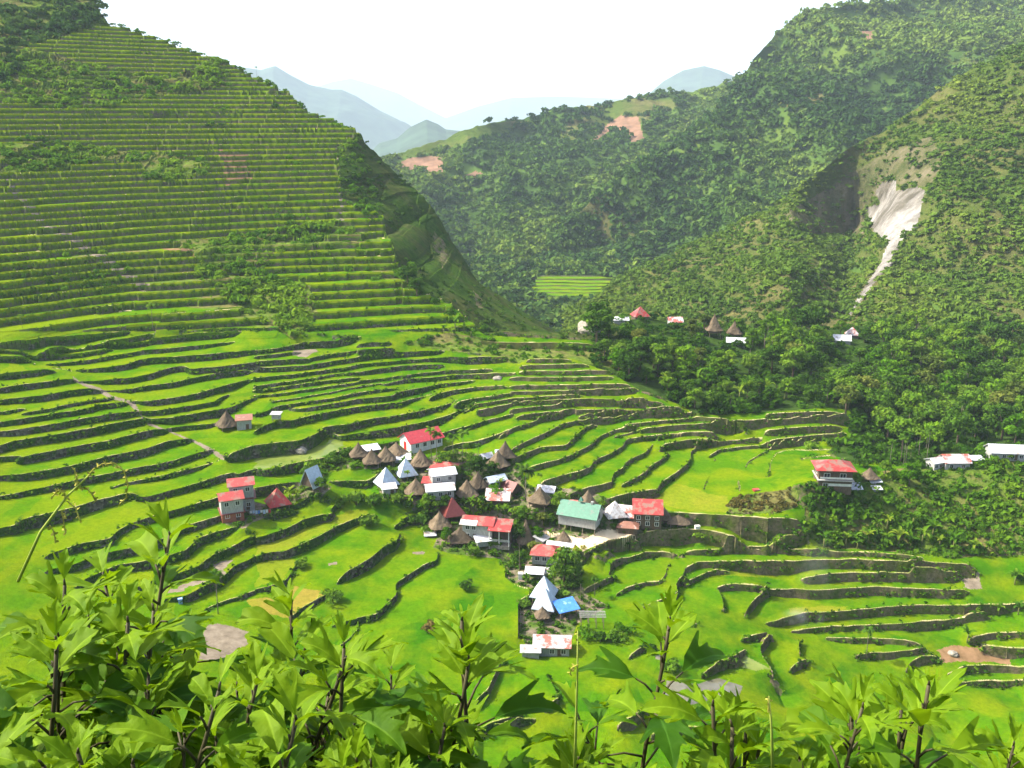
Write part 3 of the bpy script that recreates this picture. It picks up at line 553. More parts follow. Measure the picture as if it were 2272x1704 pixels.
for k in range(int(nk.max()) + 1):
    m = nk >= k; t = k / nk[m]
    R2[cs_[m], a_[m] + k] = rst[m] - half[m] + 2 * half[m] * t
    Zq[cs_[m], a_[m] + k] = zl[m] + (zh[m] - zl[m]) * t
    if k: wallv[cs_[m], a_[m] + k - 1] = True
up = zh > zl
top[cs_[up], b_[up]] = True; top[cs_[~up], a_[~up]] = True
# standing rice leans over the hillside walls: a sloping edge above each
hb = up & qc[cs_, a_] & (b_ + 2 < NR); hc, hbx = cs_[hb], b_[hb]
okb = ~cross[hc, hbx] & ~cross[hc, np.minimum(hbx + 1, NR - 2)]; hc, hbx = hc[okb], hbx[okb]
bev = np.zeros((NC, NR), bool); bev[hc, hbx] = True
bh = .34 + .34 * vnoise(VXN[hc, hbx], VYN[hc, hbx], 5)
Zq[hc, hbx] = Zq[hc, hbx] - bh
R2[hc, hbx + 1] = np.minimum(R2[hc, hbx] + 1.3 * bh, .5 * (R2[hc, hbx] + R2[hc, hbx + 2])); Zq[hc, hbx + 1] += .1
top[hc, hbx + 1] = True
wide = up & ~qc[cs_, a_] & (b_ + 2 < NR) & (pu[cs_, b_] > 1000 + 150 * (vnoise(XX[cs_, b_] * .05, YY[cs_, b_] * .05, 6) - .5)); wc, wb = cs_[wide], b_[wide]
okw = ~cross[wc, wb] & ~cross[wc, np.minimum(wb + 1, NR - 2)]; wc, wb = wc[okw], wb[okw]
wd_ = .50 + .3 * vnoise(XX[wc, wb] * .2, YY[wc, wb] * .2, 7); R2[wc, wb + 1] = np.minimum(R2[wc, wb] + wd_, .5 * (R2[wc, wb] + R2[wc, wb + 2])); top[wc, wb + 1] = True
Zq = Zq + np.where(top, .14 + .10 * vnoise(XX * .8, YY * .8, 3), 0)
Zq = Zq + np.where(~smooth & ~top, .07 * fbm(XX * .9, YY * .9, 61, 2), 0)
VX = R2 * np.sin(TT); VY = R2 * np.cos(TT)
V = np.stack([VX, VY, Zq], -1)
# faces
id_ = np.arange(NC * NR).reshape(NC, NR)
fc = np.stack([id_[:-1, :-1], id_[1:, :-1], id_[1:, 1:], id_[:-1, 1:]], -1).reshape(-1, 4)
fz = np.stack([Zq[:-1, :-1], Zq[1:, :-1], Zq[1:, 1:], Zq[:-1, 1:]], -1)
rngz = fz.max(-1) - fz.min(-1); wid = np.diff(RG, axis=1)[:-1]
fzone = zone[:-1, :-1]
isw = (rngz > .3) & (fzone == 0)
isw &= wallv[:-1] | wallv[1:] | (rngz > 1.0 * wid)
isw |= (rngz > 1.0) & (fzone == 1) & (rngz > 1.6 * wid)
isbund = np.zeros(isw.shape, bool)
ft = top[:-1, :]
ft2 = ft.copy(); ft2[:, 1:] |= ft[:, :-1]

isbund |= (ft[:, 1:] | np.where(fbm(XX[:-1, :-1] * .07, YY[:-1, :-1] * .07, 66) > -.1, ft2[:, :-1], ft[:, :-1])) & ~isw & (fzone == 0)
px, py = pu[:-1, :-1], pv[:-1, :-1]
MI = dict(rice=0, wall=1, bund=2, soil=3, scrub=4, water=5, ripe=6, flood=7, redsoil=8, plaza=9, steep=10, floor=11, rock=12, wallg=13, yard=14, wallsun=15, pale=16)
mi = np.full(isw.shape, MI['rice'], np.int32)
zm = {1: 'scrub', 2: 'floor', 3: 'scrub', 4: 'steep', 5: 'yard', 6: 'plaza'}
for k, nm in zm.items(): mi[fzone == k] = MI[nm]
edge = 14 * fbm(XX[:-1, :-1] * .3, YY[:-1, :-1] * .3, 91, 4)
for nm, poly in PATCH:
    m = in_poly(px + edge * (nm != 'water'), py + .5 * edge * (nm != 'water'), poly) & (fzone == 0)
    mi[m] = MI[nm]
gl = in_poly(px, py, [(-10,150),(480,130),(700,250),(760,340),(750,440),(830,520),(900,640),(1000,700),(600,740),(300,640),(-10,640)])
dry = gl & (fbm(XX[:-1, :-1] * .02 + 3, YY[:-1, :-1] * .03, 55, 4) > .22) & (fzone == 0); mi[dry & (mi == 0)] = MI['scrub']
mi[isbund & np.isin(mi, (0, 6, 7, 4, 16))] = MI['bund']
patchpath = np.isin(mi, (MI['soil'], MI['redsoil']))
mi[isw & ~(patchpath & (rngz < 1.3))] = MI['wall']
mi[(mi == MI['wall']) & (px + 120 * fbm(px * .01, py * .01, 44, 3) > 1130)] = MI['wallsun']  # right-hand walls take the tan with sunlight painted in
mi[(mi == MI['wall']) & (hillw[:-1, :-1] > .5) & (zt[:-1, :-1] > -72 - 6 * vnoise(px * .01, py * .01, 2))] = MI['wallg']
fbev = bev[:-1, :-1]; mi[fbev & np.isin(mi, (MI['wall'], MI['wallg'], MI['wallsun'], MI['bund']))] = MI['rice']; isw &= ~fbev
for poly in ROCKS_F: mi[in_poly(px + edge, py + edge, poly)] = MI['wallsun']
lvl = np.round(q[:-1, :-1] * 2).astype(int)
tint = np.where(fbev, .5, 0) + .5 * _h(lvl, np.floor((XX[:-1, :-1] + 5 * fbm(XX[:-1, :-1] * .03, YY[:-1, :-1] * .03, 8)) / 34.).astype(int), 12) + .5 * np.clip((900 - px) / 900, 0, 1) * .9 + .12 * fbm(XX[:-1, :-1] * .05, YY[:-1, :-1] * .05, 71, 3)
ter_mats = [M[k] for k in MI]
# drop the faces of the back slope that dives far below the valley
keep = (fz.min(-1) > -260).ravel()
me = mesh_np('terraced_hillside', V.reshape(-1, 3), fc[keep], ter_mats, mi.ravel()[keep], [('tint', 'FACE', np.clip(tint, 0, 1).ravel()[keep]), ('fringe', 'POINT', (top * np.where(hillw > .3, 1.0, .58)).ravel())])
tag(link('terraced_hillside', me), kind='structure')
def ground(x, y): return float(zt_at(np.array([x]), np.array([y]))[0])

# slope under the photographer, falling to the bottom of the bowl
nx_, ny_ = 160, 200
sx = np.linspace(-1, 1, nx_); sy = np.linspace(0, 1, ny_) ** 2
SYY = -6 + 146 * sy[None, :] + 0 * sx[:, None]; SXX = sx[:, None] * (14 + 1.0 * np.maximum(SYY, 0))
def near_z(x, y): return -1.35 - .82 * np.maximum(y, -2) + .25 * fbm(x * .7, y * .7, 3, 3) * np.clip(np.asarray(y) / 3, .3, 1) - .02 * np.abs(x)
SZ = near_z(SXX, SYY)
idn = np.arange(nx_ * ny_).reshape(nx_, ny_)
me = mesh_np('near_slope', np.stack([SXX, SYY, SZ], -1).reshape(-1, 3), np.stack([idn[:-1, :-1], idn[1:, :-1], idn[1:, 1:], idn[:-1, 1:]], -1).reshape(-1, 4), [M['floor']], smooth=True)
tag(link('hillside', me), kind='structure')

# ------------------------------------------------------------------ mountains
def resample(L, n):
    L = np.array(L, float); t = np.r_[0, np.cumsum(np.hypot(np.diff(L[:, 0]), np.diff(L[:, 1])))]; t /= t[-1]; s = np.linspace(0, 1, n)
    return np.stack([np.interp(s, t, L[:, k]) for k in range(3)], 1)
def loft(name, lines, nu, nv, mats, amp=0., freq=.01, gull=0., gfreq=.01, seed=0, backs=((40, -30), (150, -150)), mfun=None, qz=None, top_rough=0.):
    """surface through lines of (u, v, y), first line lowest, last line the skyline; continues down behind the skyline"""
    R = np.stack([resample(L, nu) for L in lines])              # (k, nu, 3)
    P = at_y(R[..., 0], R[..., 1], R[..., 2])                   # world lines
    tk = np.linspace(0, 1, len(lines)); tv = np.linspace(0, 1, nv)
    G = np.empty((nv, nu, 3))
    for c in range(3):
        for i, t in enumerate(tv):
            k = min(int(t * (len(lines) - 1)), len(lines) - 2); f = (t - tk[k]) / (tk[k + 1] - tk[k]); f = f * f * (3 - 2 * f) * .35 + f * .65
            G[i, :, c] = P[k, :, c] * (1 - f) + P[k + 1, :, c] * f
    fade = np.clip((1 - tv) * 8, 0, 1)[:, None]
    nz = amp * fbm(G[..., 0] * freq + G[..., 1] * freq * .3, G[..., 2] * freq * 1.5 + G[..., 1] * freq * .5, seed, 5)
    if gull:
        w = fbm(G[..., 0] * gfreq * .7, G[..., 2] * gfreq * .7, seed + 9, 3)
        rd = 1 - np.abs(fbm(G[..., 0] * gfreq + w * .6 + G[..., 2] * gfreq * .45, G[..., 2] * gfreq * .35 + G[..., 1] * gfreq * .2, seed + 3, 3)) * 2
        nz = nz + gull * (rd - .5) 
    d = np.array([0, -.75, .55]); G = G + (nz * fade)[..., None] * d
    if top_rough: G[..., 2] += top_rough * fbm(G[..., 0] * .08, G[..., 1] * .08, seed + 5, 3) * (1 - fade)
    if qz: G[..., 2] = np.where(qz[1](*project(G)), np.round(G[..., 2] / qz[0]) * qz[0], G[..., 2])
    rows = [G]
    top_ = G[-1]; r = np.hypot(top_[:, 0], top_[:, 1])
    for dr, dz in backs:
        b = top_.copy(); b[:, :2] *= ((r + dr) / r)[:, None]; b[:, 2] += dz; rows.append(b[None])
    H = np.concatenate(rows); m = H.shape[0]
    ids = np.arange(m * nu).reshape(m, nu)
    fcs = np.stack([ids[:-1, :-1], ids[:-1, 1:], ids[1:, 1:], ids[1:, :-1]], -1).reshape(-1, 4)
    ce = (H[:-1, :-1] + H[1:, 1:]) / 2
    mi = mfun(*project(ce), ce).ravel() if mfun else None
    me = mesh_np(name, H.reshape(-1, 3), fcs, mats, mi, smooth=True)
    tag(link(name, me), kind='structure')
    return G
M['far'] = plain('far_forest', (.04, .07, .04), .95, .4, .01)
M['woods'] = foliage_mat('woodland_ground', [(.3, (.030, .062, .013)), (.5, (.052, .098, .018)), (.7, (.095, .145, .024))], .02, 0, 0)
n = N('mountain_grass', .95, .1)
n.color(n.mix(n.ramp(n.noise(.018, 5, .6), [(.42, (0, 0, 0)), (.62, (1, 1, 1))]), n.ramp(n.noise(.16, 5, .7), [(.3, (.045, .080, .014)), (.7, (.095, .14, .022))]),
      n.ramp(n.noise(.12, 5), [(.3, (.085, .085, .032)), (.7, (.17, .165, .055))]))); n.bump(n.noise(.35, 5, .75), 1, 3); M['mgrass'] = n.m
n = N('landslip', .95, .1); n.color(n.ramp(n.noise(.06, 6, .7), [(.3, (.13, .085, .055)), (.7, (.28, .165, .11))])); n.bump(n.noise(.15, 5), .8, 2); M['slip'] = n.m
def BB(p, ox=736, oy=0): return A(p, ox, oy)
sky3 = [(845,352,1240),(917,329,1280),(989,307,1300),(1061,278,1330),(1188,257,1370),(1235,238,1390),(1278,237,1400),(1347,231,1420),(1387,217,1430),(1441,208,1450),(1536,205,1470),(1646,172,1500),(1780,150,1540)]
SL3 = [BB([(390,1020),(480,970),(600,955),(690,965),(680,1060),(600,1070),(540,1040),(430,1045)]), BB([(800,1080),(860,1040),(920,1060),(890,1110),(820,1110)]), BB([(1700,760),(1760,715),(1880,715),(1920,850),(1930,885),(1840,875),(1810,800),(1720,800),(1640,860),(1600,870)])]
FLD = [BB([(340,970),(700,790),(1100,740),(1200,740),(900,860),(620,930),(500,960)]), BB([(1690,650),(2100,590),(2120,660),(1700,720)])]
def m3(u, v, c):
    mi = np.zeros(u.shape, np.int32); e = 10 * fbm(c[..., 0] * .02, c[..., 2] * .03, 3, 3)
    mi[fbm(c[..., 0] * .006, c[..., 2] * .01, 17, 4) > .3] = 1
    for p_ in FLD: mi[in_poly(u + e, v + e * .4, p_)] = 1
    for p_ in SL3: mi[in_poly(u + e * .6, v + e * .5, p_)] = 2
    return mi
G3 = loft('mountain', [[(845,640,860),(1000,660,830),(1150,650,830),(1300,640,850),(1500,600,900),(1780,560,960)],
    [(845,520,1060),(960,520,1040),(1090,470,1100),(1200,480,1060),(1320,440,1120),(1500,420,1180),(1780,400,1250)], sky3], 260, 130, [M['woods'], M['mgrass'], M['slip']], 28, .008, 52, .007, 5, mfun=m3, top_rough=4)
sky1 = [(1205,590,950),(1235,537,965),(1278,486,980),(1333,435,1000),(1405,383,1010),(1495,325,1060),(1580,262,1120),(1646,168,1180),(1674,130,1205),(1721,76,1240),(1768,38,1270),(1833,20,1300),(1906,5,1330),(2032,-5,1380),(2420,-75,1450)]
def m1(u, v, c):
    mi = np.zeros(u.shape, np.int32); e = 10 * fbm(c[..., 0] * .02, c[..., 2] * .03, 3, 3)
    mi[fbm(c[..., 0] * .007 + 5, c[..., 2] * .012, 27, 4) > .24] = 1
    for p_ in [BB([(1200,190),(1300,190),(1310,215),(1270,250),(1230,235)], 1472), ]: mi[in_poly(u + e * .5, v + e * .3, p_)] = 2
    for p_ in [BB([(900,600),(1050,530),(1080,560),(950,640),(880,660)], 1472), BB([(640,600),(720,610),(790,670),(700,650)], 1472)]: mi[in_poly(u + e, v + e * .5, p_)] = 1
    return mi
G1 = loft('mountain', [[(1205,640,940),(1300,650,930),(1450,640,900),(1650,640,740),(1900,640,720),(2420,620,720)],
    [(1208,610,945),(1300,560,950),(1450,500,960),(1650,440,940),(1900,380,960),(2420,280,1000)], sky1], 280, 150, [M['woods'], M['mgrass'], M['slip']], 36, .007, 74, .0060, 15, mfun=m1, top_rough=5)
# near right mountain with the rock slide
sky2 = [(1255,700,560),(1300,672,585),(1390,612,610),(1480,566,625),(1580,520,640),(1700,468,650),(1800,395,660),(1880,330,668),(1960,290,675),(2030,240,685),(2110,180,700),(2200,130,715),(2280,80,730),(2440,-10,760)]
ROCK2 = [BB([(1350,1130),(1430,1110),(1440,1180),(1560,1150),(1620,1180),(1540,1390),(1490,1420),(1420,1560),(1380,1660),(1310,1659),(1370,1480),(1290,1440),(1250,1280),(1330,1260),(1310,1180)], 1472)]
CHUTE = A([(1420,-40),(1520,0),(1440,130),(1400,250),(1300,350),(1200,480),(1150,550),(1125,540),(1180,460),(1260,340),(1310,260),(1370,180),(1380,100)], 1472, 500)
BROWN = BB([(740,1320),(960,1180),(1240,1020),(1370,900),(1500,900),(1640,830),(1720,980),(1650,1160),(1430,1130),(1340,1200),(1240,1280),(1240,1440),(1060,1440),(900,1440)], 1472)
def m2(u, v, c):
    mi = np.full(u.shape, 1, np.int32); e = 9 * fbm(c[..., 0] * .05, c[..., 2] * .05, 3, 4)
    mi[fbm(c[..., 0] * .014, c[..., 2] * .02, 37, 4) > .2] = 0
    mi[in_poly(u + e, v + e, BROWN)] = 3
    mi[in_poly(u + e, v + e, ROCK2[0]) | in_poly(u + .3 * e, v + .3 * e, CHUTE)] = 2
    return mi
M['talus'] = plain('pale_scree', (.36, .335, .29), .95, .25, .25)
n = N('brown_cliff', .95, .1); n.color(n.ramp(n.noise(.07, 6, .75, stretch=(1, 1, .5)), [(.35, (.05, .065, .02)), (.5, (.095, .095, .042)), (.7, (.17, .145, .095))])); n.bump(n.noise(.12, 6, .7), 1, 4); M['cliff'] = n.m
G2 = loft('mountain', [[(1255,745,470),(1400,760,440),(1600,770,420),(1800,770,410),(2000,790,400),(2200,820,385),(2440,850,370)],
    [(1255,722,530),(1400,690,520),(1600,650,520),(1740,610,480),(1800,600,510),(1870,600,565),(1960,600,500),(2200,600,470),(2440,560,470)],
    [(1255,712,545),(1400,650,565),(1600,590,580),(1740,545,580),(1820,530,630),(1900,500,664),(1985,430,600),(2100,400,560),(2280,340,570),(2440,260,590)], sky2],
    300, 170, [M['woods'], M['mgrass'], M['rock'], M['cliff']], 13, .016, 16, .016, 25, mfun=m2, top_rough=2.5)
# valley floor between spur and mountains, with a patch of small terraces
VT = [(1180,622),(1300,612),(1392,618),(1395,640),(1330,676),(1240,676),(1180,652)]
def mv(u, v, c): return np.where(in_poly(u, v, VT), np.where(np.pad(np.abs(np.diff(c[..., 2], axis=0)), ((0, 1), (0, 0))) > 1.5, 2, 1), 0).astype(np.int32)
GV = loft('valley', [[(1000,790,600),(1200,790,610),(1420,790,600)], [(1000,700,690),(1200,700,700),(1420,690,700)], [(1000,580,900),(1200,570,915),(1440,560,900)]], 220, 240, [M['floor'], M['rice'], M['wallg']], 5, .012, 0, seed=4, backs=((60, -30),))
# the small far terraces on the valley side
tv_, tf_, tm_ = [], [], []; nu_ = 26
for i in range(9):
    v0, v1 = 678 - 7.4 * i, 678 - 7.4 * (i + 1); y0, y1 = 708 + 11.5 * i, 708 + 11.5 * (i + 1)
    ul, ur = 1176 + 4 * abs(i - 4) + (24 if i < 2 else 0), 1330 + 11 * min(i, 6); uu_ = np.linspace(ul, ur, nu_); wb_ = 5 * fbm(uu_ * .02, uu_ * 0 + i * .7, 7, 3)
    z0 = at_y(0, v0, y0)[2]; z1 = at_y(0, v1, y1)[2]
    for yy_, zz_ in ((y0 + wb_, z0), (y1 - .6 + wb_, z0), (y1 + wb_, z1)): p_ = at_y(uu_, 650, yy_); p_[:, 2] = zz_; tv_.append(p_)
    b_0 = 3 * i * nu_
    for r0_, mt_ in ((0, 1), (1, 0)):
        k_ = b_0 + r0_ * nu_ + np.arange(nu_ - 1); tf_.append(np.stack([k_, k_ + 1, k_ + 1 + nu_, k_ + nu_], 1)); tm_.append(np.full(nu_ - 1, mt_))
me = mesh_np('terraces', np.concatenate(tv_), np.concatenate(tf_), [M['wallg'], M['rice']], np.concatenate(tm_), [('tint', 'FACE', np.full(sum(map(len, tf_)), .6)), ('fringe', 'POINT', np.zeros(sum(map(len, tv_))))]); tag(link('terraced_hillside', me), kind='structure')
# hazy ranges far behind
loft('hill', [[(815,380,3978),(930,390,3861),(1060,370,3978)], [(815,345,4633),(841,318,4680),(881,307,4703),(910,282,4726),(946,265,4750),(971,275,4773),(989,287,4797),(1025,291,4820),(1060,300,4820)]], 80, 40, [M['far']], 42, 0.00200, 60, 0.00200, 6, backs=((1000, -600),))
loft('mountain', [[(440,420,5864),(700,440,5864),(960,420,5864)], [(440,150,7697),(513,145,7818),(579,155,7818),(595,150,7818),(611,146,7867),(644,166,7867),(687,188,7916),(736,199,7941),(758,199,7941),(790,213,7965),(844,246,8014),(881,264,8038),(910,279,8063),(960,320,8063)]], 160, 60, [M['far']], 120, 0.00100, 180, 0.00100, 8, backs=((2000, -1200),))
loft('mountain', [[(1400,330,6170),(1640,330,6170)], [(1400,235,7661),(1441,207,7713),(1472,180,7713),(1515,156,7713),(1562,146,7713),(1599,156,7713),(1631,170,7713),(1700,215,7713)]], 90, 50, [M['far']], 120, 0.00100, 150, 0.00100, 9, backs=((2000, -1200),))
loft('mountain', [[(600,420,12493),(1000,430,12493),(1500,420,12493)], [(600,205,15991),(690,196,15991),(736,182,15991),(779,174,15991),(826,188,15991),(881,206,15741),(930,232,15491),(989,262,14991),(1061,236,14741),(1134,217,14741),(1242,214,14741),(1351,218,14741),(1440,224,14741),(1560,230,14741)]], 160, 40, [M['far']], 240, 0.00050, 240, 0.00067, 10, backs=((3000, -1600),))
me = mesh_np('plain', np.array([[-44000., 500, -1500], [44000, 500, -1500], [44000, 61000, -1500], [-44000, 61000, -1500]]), np.array([[0, 1, 2, 3]]), [M['far']])
tag(link('valley', me), kind='structure')

# air between here and the far ranges
hz = MB().box(-45000, 45000, -400, 62000, -1600, 2100)
nm = bpy.data.materials.new('haze'); nm.use_nodes = True; t_ = nm.node_tree; t_.nodes.remove(t_.nodes['Principled BSDF'])
pv_ = t_.nodes.new("ShaderNodeVolumePrincipled"); pv_.inputs["Color"].default_value = (.68, .82, .97, 1); pv_.inputs["Density"].default_value = .00008
t_.links.new(pv_.outputs[0], t_.nodes["Material Output"].inputs["Volume"])
ho = hz.build('haze', nm); ho['kind'] = 'stuff'
# ------------------------------------------------------------------ foliage prototypes
G_ = lambda *s: [(p, c) for p, c in s]
FOL = {
 'dark': foliage_mat('leaf_dark', [(.25, (.026, .066, .007)), (.5, (.058, .132, .012)), (.75, (.12, .21, .018))], .35),
 'mid': foliage_mat('leaf_mid', [(.25, (.036, .088, .008)), (.5, (.08, .17, .012)), (.75, (.14, .24, .018))], .35),
 'bright': foliage_mat('leaf_bright', [(.25, (.05, .14, .006)), (.5, (.09, .22, .008)), (.75, (.15, .28, .015))], .35, .35),
 'olive': foliage_mat('leaf_olive', [(.25, (.04, .07, .012)), (.5, (.085, .125, .02)), (.75, (.15, .18, .03))], .35),
 'yellow': foliage_mat('leaf_yellow', [(.25, (.14, .16, .006)), (.5, (.26, .26, .01)), (.75, (.36, .33, .02))], .6),
 'palm': foliage_mat('leaf_palm', [(.25, (.018, .05, .008)), (.5, (.04, .095, .012)), (.75, (.09, .16, .02))], .5),
 'banana': foliage_mat('leaf_banana', [(.25, (.045, .12, .008)), (.5, (.085, .18, .012)), (.75, (.17, .24, .02))], .4, .35),
 'brown': foliage_mat('leaf_brown', [(.25, (.09, .085, .02)), (.5, (.16, .12, .035)), (.75, (.20, .18, .04))], .4),
}
def stuff_mat(name, stops, tr=.2):
    n = N(name, .8, .12); t = n.attr('tint'); m = n.node("ShaderNodeMath", operation='MULTIPLY_ADD'); n.l(n.noise(.012, 3), m.inputs[0]); m.inputs[1].default_value = .6; m.inputs[2].default_value = -.3
    a = n.node("ShaderNodeMath", operation='ADD'); n.l(t, a.inputs[0]); n.l(m.outputs[0], a.inputs[1])
    n.color(n.ramp(a.outputs[0], stops)); n.translucent(tr); return n.m
M['st_forest'] = stuff_mat('forest_leaves', [(.08, (.026, .064, .016)), (.45, (.050, .108, .020)), (.75, (.085, .155, .024)), (.98, (.14, .21, .032))])
M['st_shrub'] = stuff_mat('shrub_leaves', [(.1, (.030, .070, .010)), (.5, (.085, .155, .018)), (.9, (.17, .23, .03))])
M['st_bush'] = stuff_mat('bush_leaves', [(.1, (.025, .072, .006)), (.5, (.075, .175, .010)), (.9, (.16, .27, .015))], .38)
M['bark'] = plain('bark', (.13, .10, .07), .9, .35, 4)
M['palebark'] = plain('pale_bark', (.17, .15, .115), .9, .3, 3)
def leafcloud(blobs, n, size, r, jit=.6, asp=.55, fill=.3):
    B = np.array(blobs, float); w = (B[:, 3] * B[:, 4] * B[:, 5]) ** (2 / 3); k = r.choice(len(B), n, p=w / w.sum())
    d = r.normal(size=(n, 3)); d /= np.linalg.norm(d, axis=1)[:, None]
    low = d[:, 2] < -.35; d[low, 2] *= -.6
    rad = 1 - fill * r.random(n) ** 1.5 + .12 * r.random(n)
    p = B[k, :3] + d * B[k, 3:6] * rad[:, None]
    nr = d + r.normal(size=(n, 3)) * jit + np.array([0, 0, .25]); nr /= np.linalg.norm(nr, axis=1)[:, None]
    t = np.cross(nr, r.normal(size=(n, 3))); t /= np.linalg.norm(t, axis=1)[:, None] + 1e-9; b = np.cross(nr, t)
    s = (size * (.6 + .8 * r.random(n)))[:, None]
    droop = np.array([0, 0, -.18]) * s
    v = np.stack([p - t * s, p + b * s * asp, p + t * s + droop, p - b * s * asp], 1)
    return v.reshape(-1, 3), np.arange(4 * n).reshape(n, 4)
def blobs_crown(r, R, z0, z1, n, br):
    out = []
    for i in range(n):
        a = r.random() * 6.283; q = r.random() ** .6; z = z0 + (z1 - z0) * r.random()
        wz = math.sin(math.pi * (.12 + .8 * (z - z0) / (z1 - z0))) ** .7
        s = br * (.65 + .6 * r.random()); out.append((math.cos(a) * q * R * wz, math.sin(a) * q * R * wz, z, s, s, s * .75))
    return out
def tree(name, label, cat, h, R, mat, seed, leaves=900, size=.42, nb=16, trunk=.3, br=None, bark='bark', z0=.38):
    r = np.random.default_rng(seed); o = thing(name, label, cat, (0, 0, 0)); br = br or R * .42
    bl = blobs_crown(r, R * .85, h * z0, h * .93, nb, br)
    m = MB(); lean = r.normal(size=2) * .03 * h
    m.tube([(0, 0, -.8), (lean[0] * .3, lean[1] * .3, h * .3), (lean[0] * .7, lean[1] * .7, h * .6), (lean[0], lean[1], h * .85)], [trunk, trunk * .8, trunk * .5, trunk * .15], 7)
    for b in bl[:6]:
        z = h * (.25 + .3 * r.random()); m.tube([(lean[0] * .5, lean[1] * .5, z), (b[0] * .5, b[1] * .5, (z + b[2]) / 2 + .05 * h), b[:3]], [trunk * .4, trunk * .25, trunk * .08], 5)
    m.build('trunk', M[bark], o, True)
    v, f = leafcloud(bl, leaves, size, r)
    link('crown', mesh_np('crown', v, f, [FOL[mat]]), o); return o
def bush(name, label, cat, R, h, mat, seed, leaves=320, size=.28):
    r = np.random.default_rng(seed); o = thing(name, label, cat, (0, 0, 0))
    bl = [(*(r.normal(size=2) * R * .42), h * (.3 + .4 * r.random()), R * (.4 + .25 * r.random()), R * (.4 + .25 * r.random()), h * .36) for _ in range(8)]
    m = MB()
    for b in bl[:4]: m.tube([(0, 0, -.4), (b[0] * .5, b[1] * .5, b[2] * .5), b[:3]], [.07, .05, .02], 5)
    m.build('stem', M['bark'], o)
    v, f = leafcloud(bl, leaves, size, r); link('foliage', mesh_np('foliage', v, f, [FOL[mat]]), o); return o
def frond(m, base, az, el, L, w, n=9, droop=1.0, seg=1, twist=0):
    """arching frond with paired leaflets (seg=1) or one entire blade (seg=0)"""
    ca, sa = math.cos(az), math.sin(az); pts = []
    e = el; p = Vector(base); st = L / n
    for i in range(n + 1):
        pts.append(p.copy()); p = p + Vector((ca * math.cos(e), sa * math.cos(e), math.sin(e))) * st; e -= droop * 1.9 / n * (.4 + 1.2 * i / n)
    side = Vector((-sa, ca, 0))
    if seg:
        for i in range(1, n + 1):
            t = i / n; ll = w * (math.sin(math.pi * min(1, .12 + .85 * t)) ** .7); d = (pts[i] - pts[i - 1])
            for sg in (-1, 1):
                a = pts[i - 1] + d * .1; b = pts[i - 1] + d * 1.5; tip = (a + b) / 2 + side * sg * ll + d * .9 + Vector((0, 0, -ll * .45))
                m.add([a, b, tip], [(0, 1, 2)] if sg > 0 else [(0, 2, 1)])
    else:
        prev = None
        for i in range(n + 1):
            t = i / n; ww = w * (math.sin(math.pi * min(.97, .06 + .92 * t)) ** .6); up = Vector((0, 0, ww * .35))
            row = [pts[i] - side * ww + up, pts[i], pts[i] + side * ww + up]
            if prev: m.add(prev + row, [(0, 1, 4, 3), (1, 2, 5, 4)])
            prev = row
def palm(name, label, h, seed, nf=11, L=1.7, tr=.1, mat='palm', w=.5):
    r = random.Random(seed); o = thing(name, label, 'palm', (0, 0, 0)); dx, dy = r.uniform(-.06, .06) * h, r.uniform(-.04, .04) * h
    MB().tube([(0, 0, -.8), (dx * .3, dy * .3, h * .35), (dx * .7, dy * .7, h * .7), (dx, dy, h)], [tr * 1.2, tr, tr * .85, tr * .7], 7).build('trunk', M['palebark'], o, True)
    m = MB()
    for k in range(nf): frond(m, (dx, dy, h), k * 6.283 / nf + r.uniform(-.3, .3), r.uniform(.1, 1.25), L * r.uniform(.8, 1.15), w, 9, r.uniform(.9, 1.4))
    m.build('fronds', FOL[mat], o); return o
def banana(name, label, h, seed, nf=8):
    r = random.Random(seed); o = thing(name, label, 'banana plant', (0, 0, 0))
    MB().tube([(0, 0, -.6), (0, 0, h * .3), (.04, 0, h * .55)], [.16, .14, .08], 8).build('stem', plain_stem, o, True)
    m = MB()
    for k in range(nf): frond(m, (0, 0, h * .52), k * 6.283 / nf + r.uniform(-.4, .4), r.uniform(.75, 1.4), h * .62 * r.uniform(.8, 1.1), .30 * h / 3.4, 8, r.uniform(.8, 1.5), seg=0)
    m.build('leaves', FOL['banana'], o); return o
plain_stem = plain('banana_stem', (.16, .17, .05), .7, .3, 5)

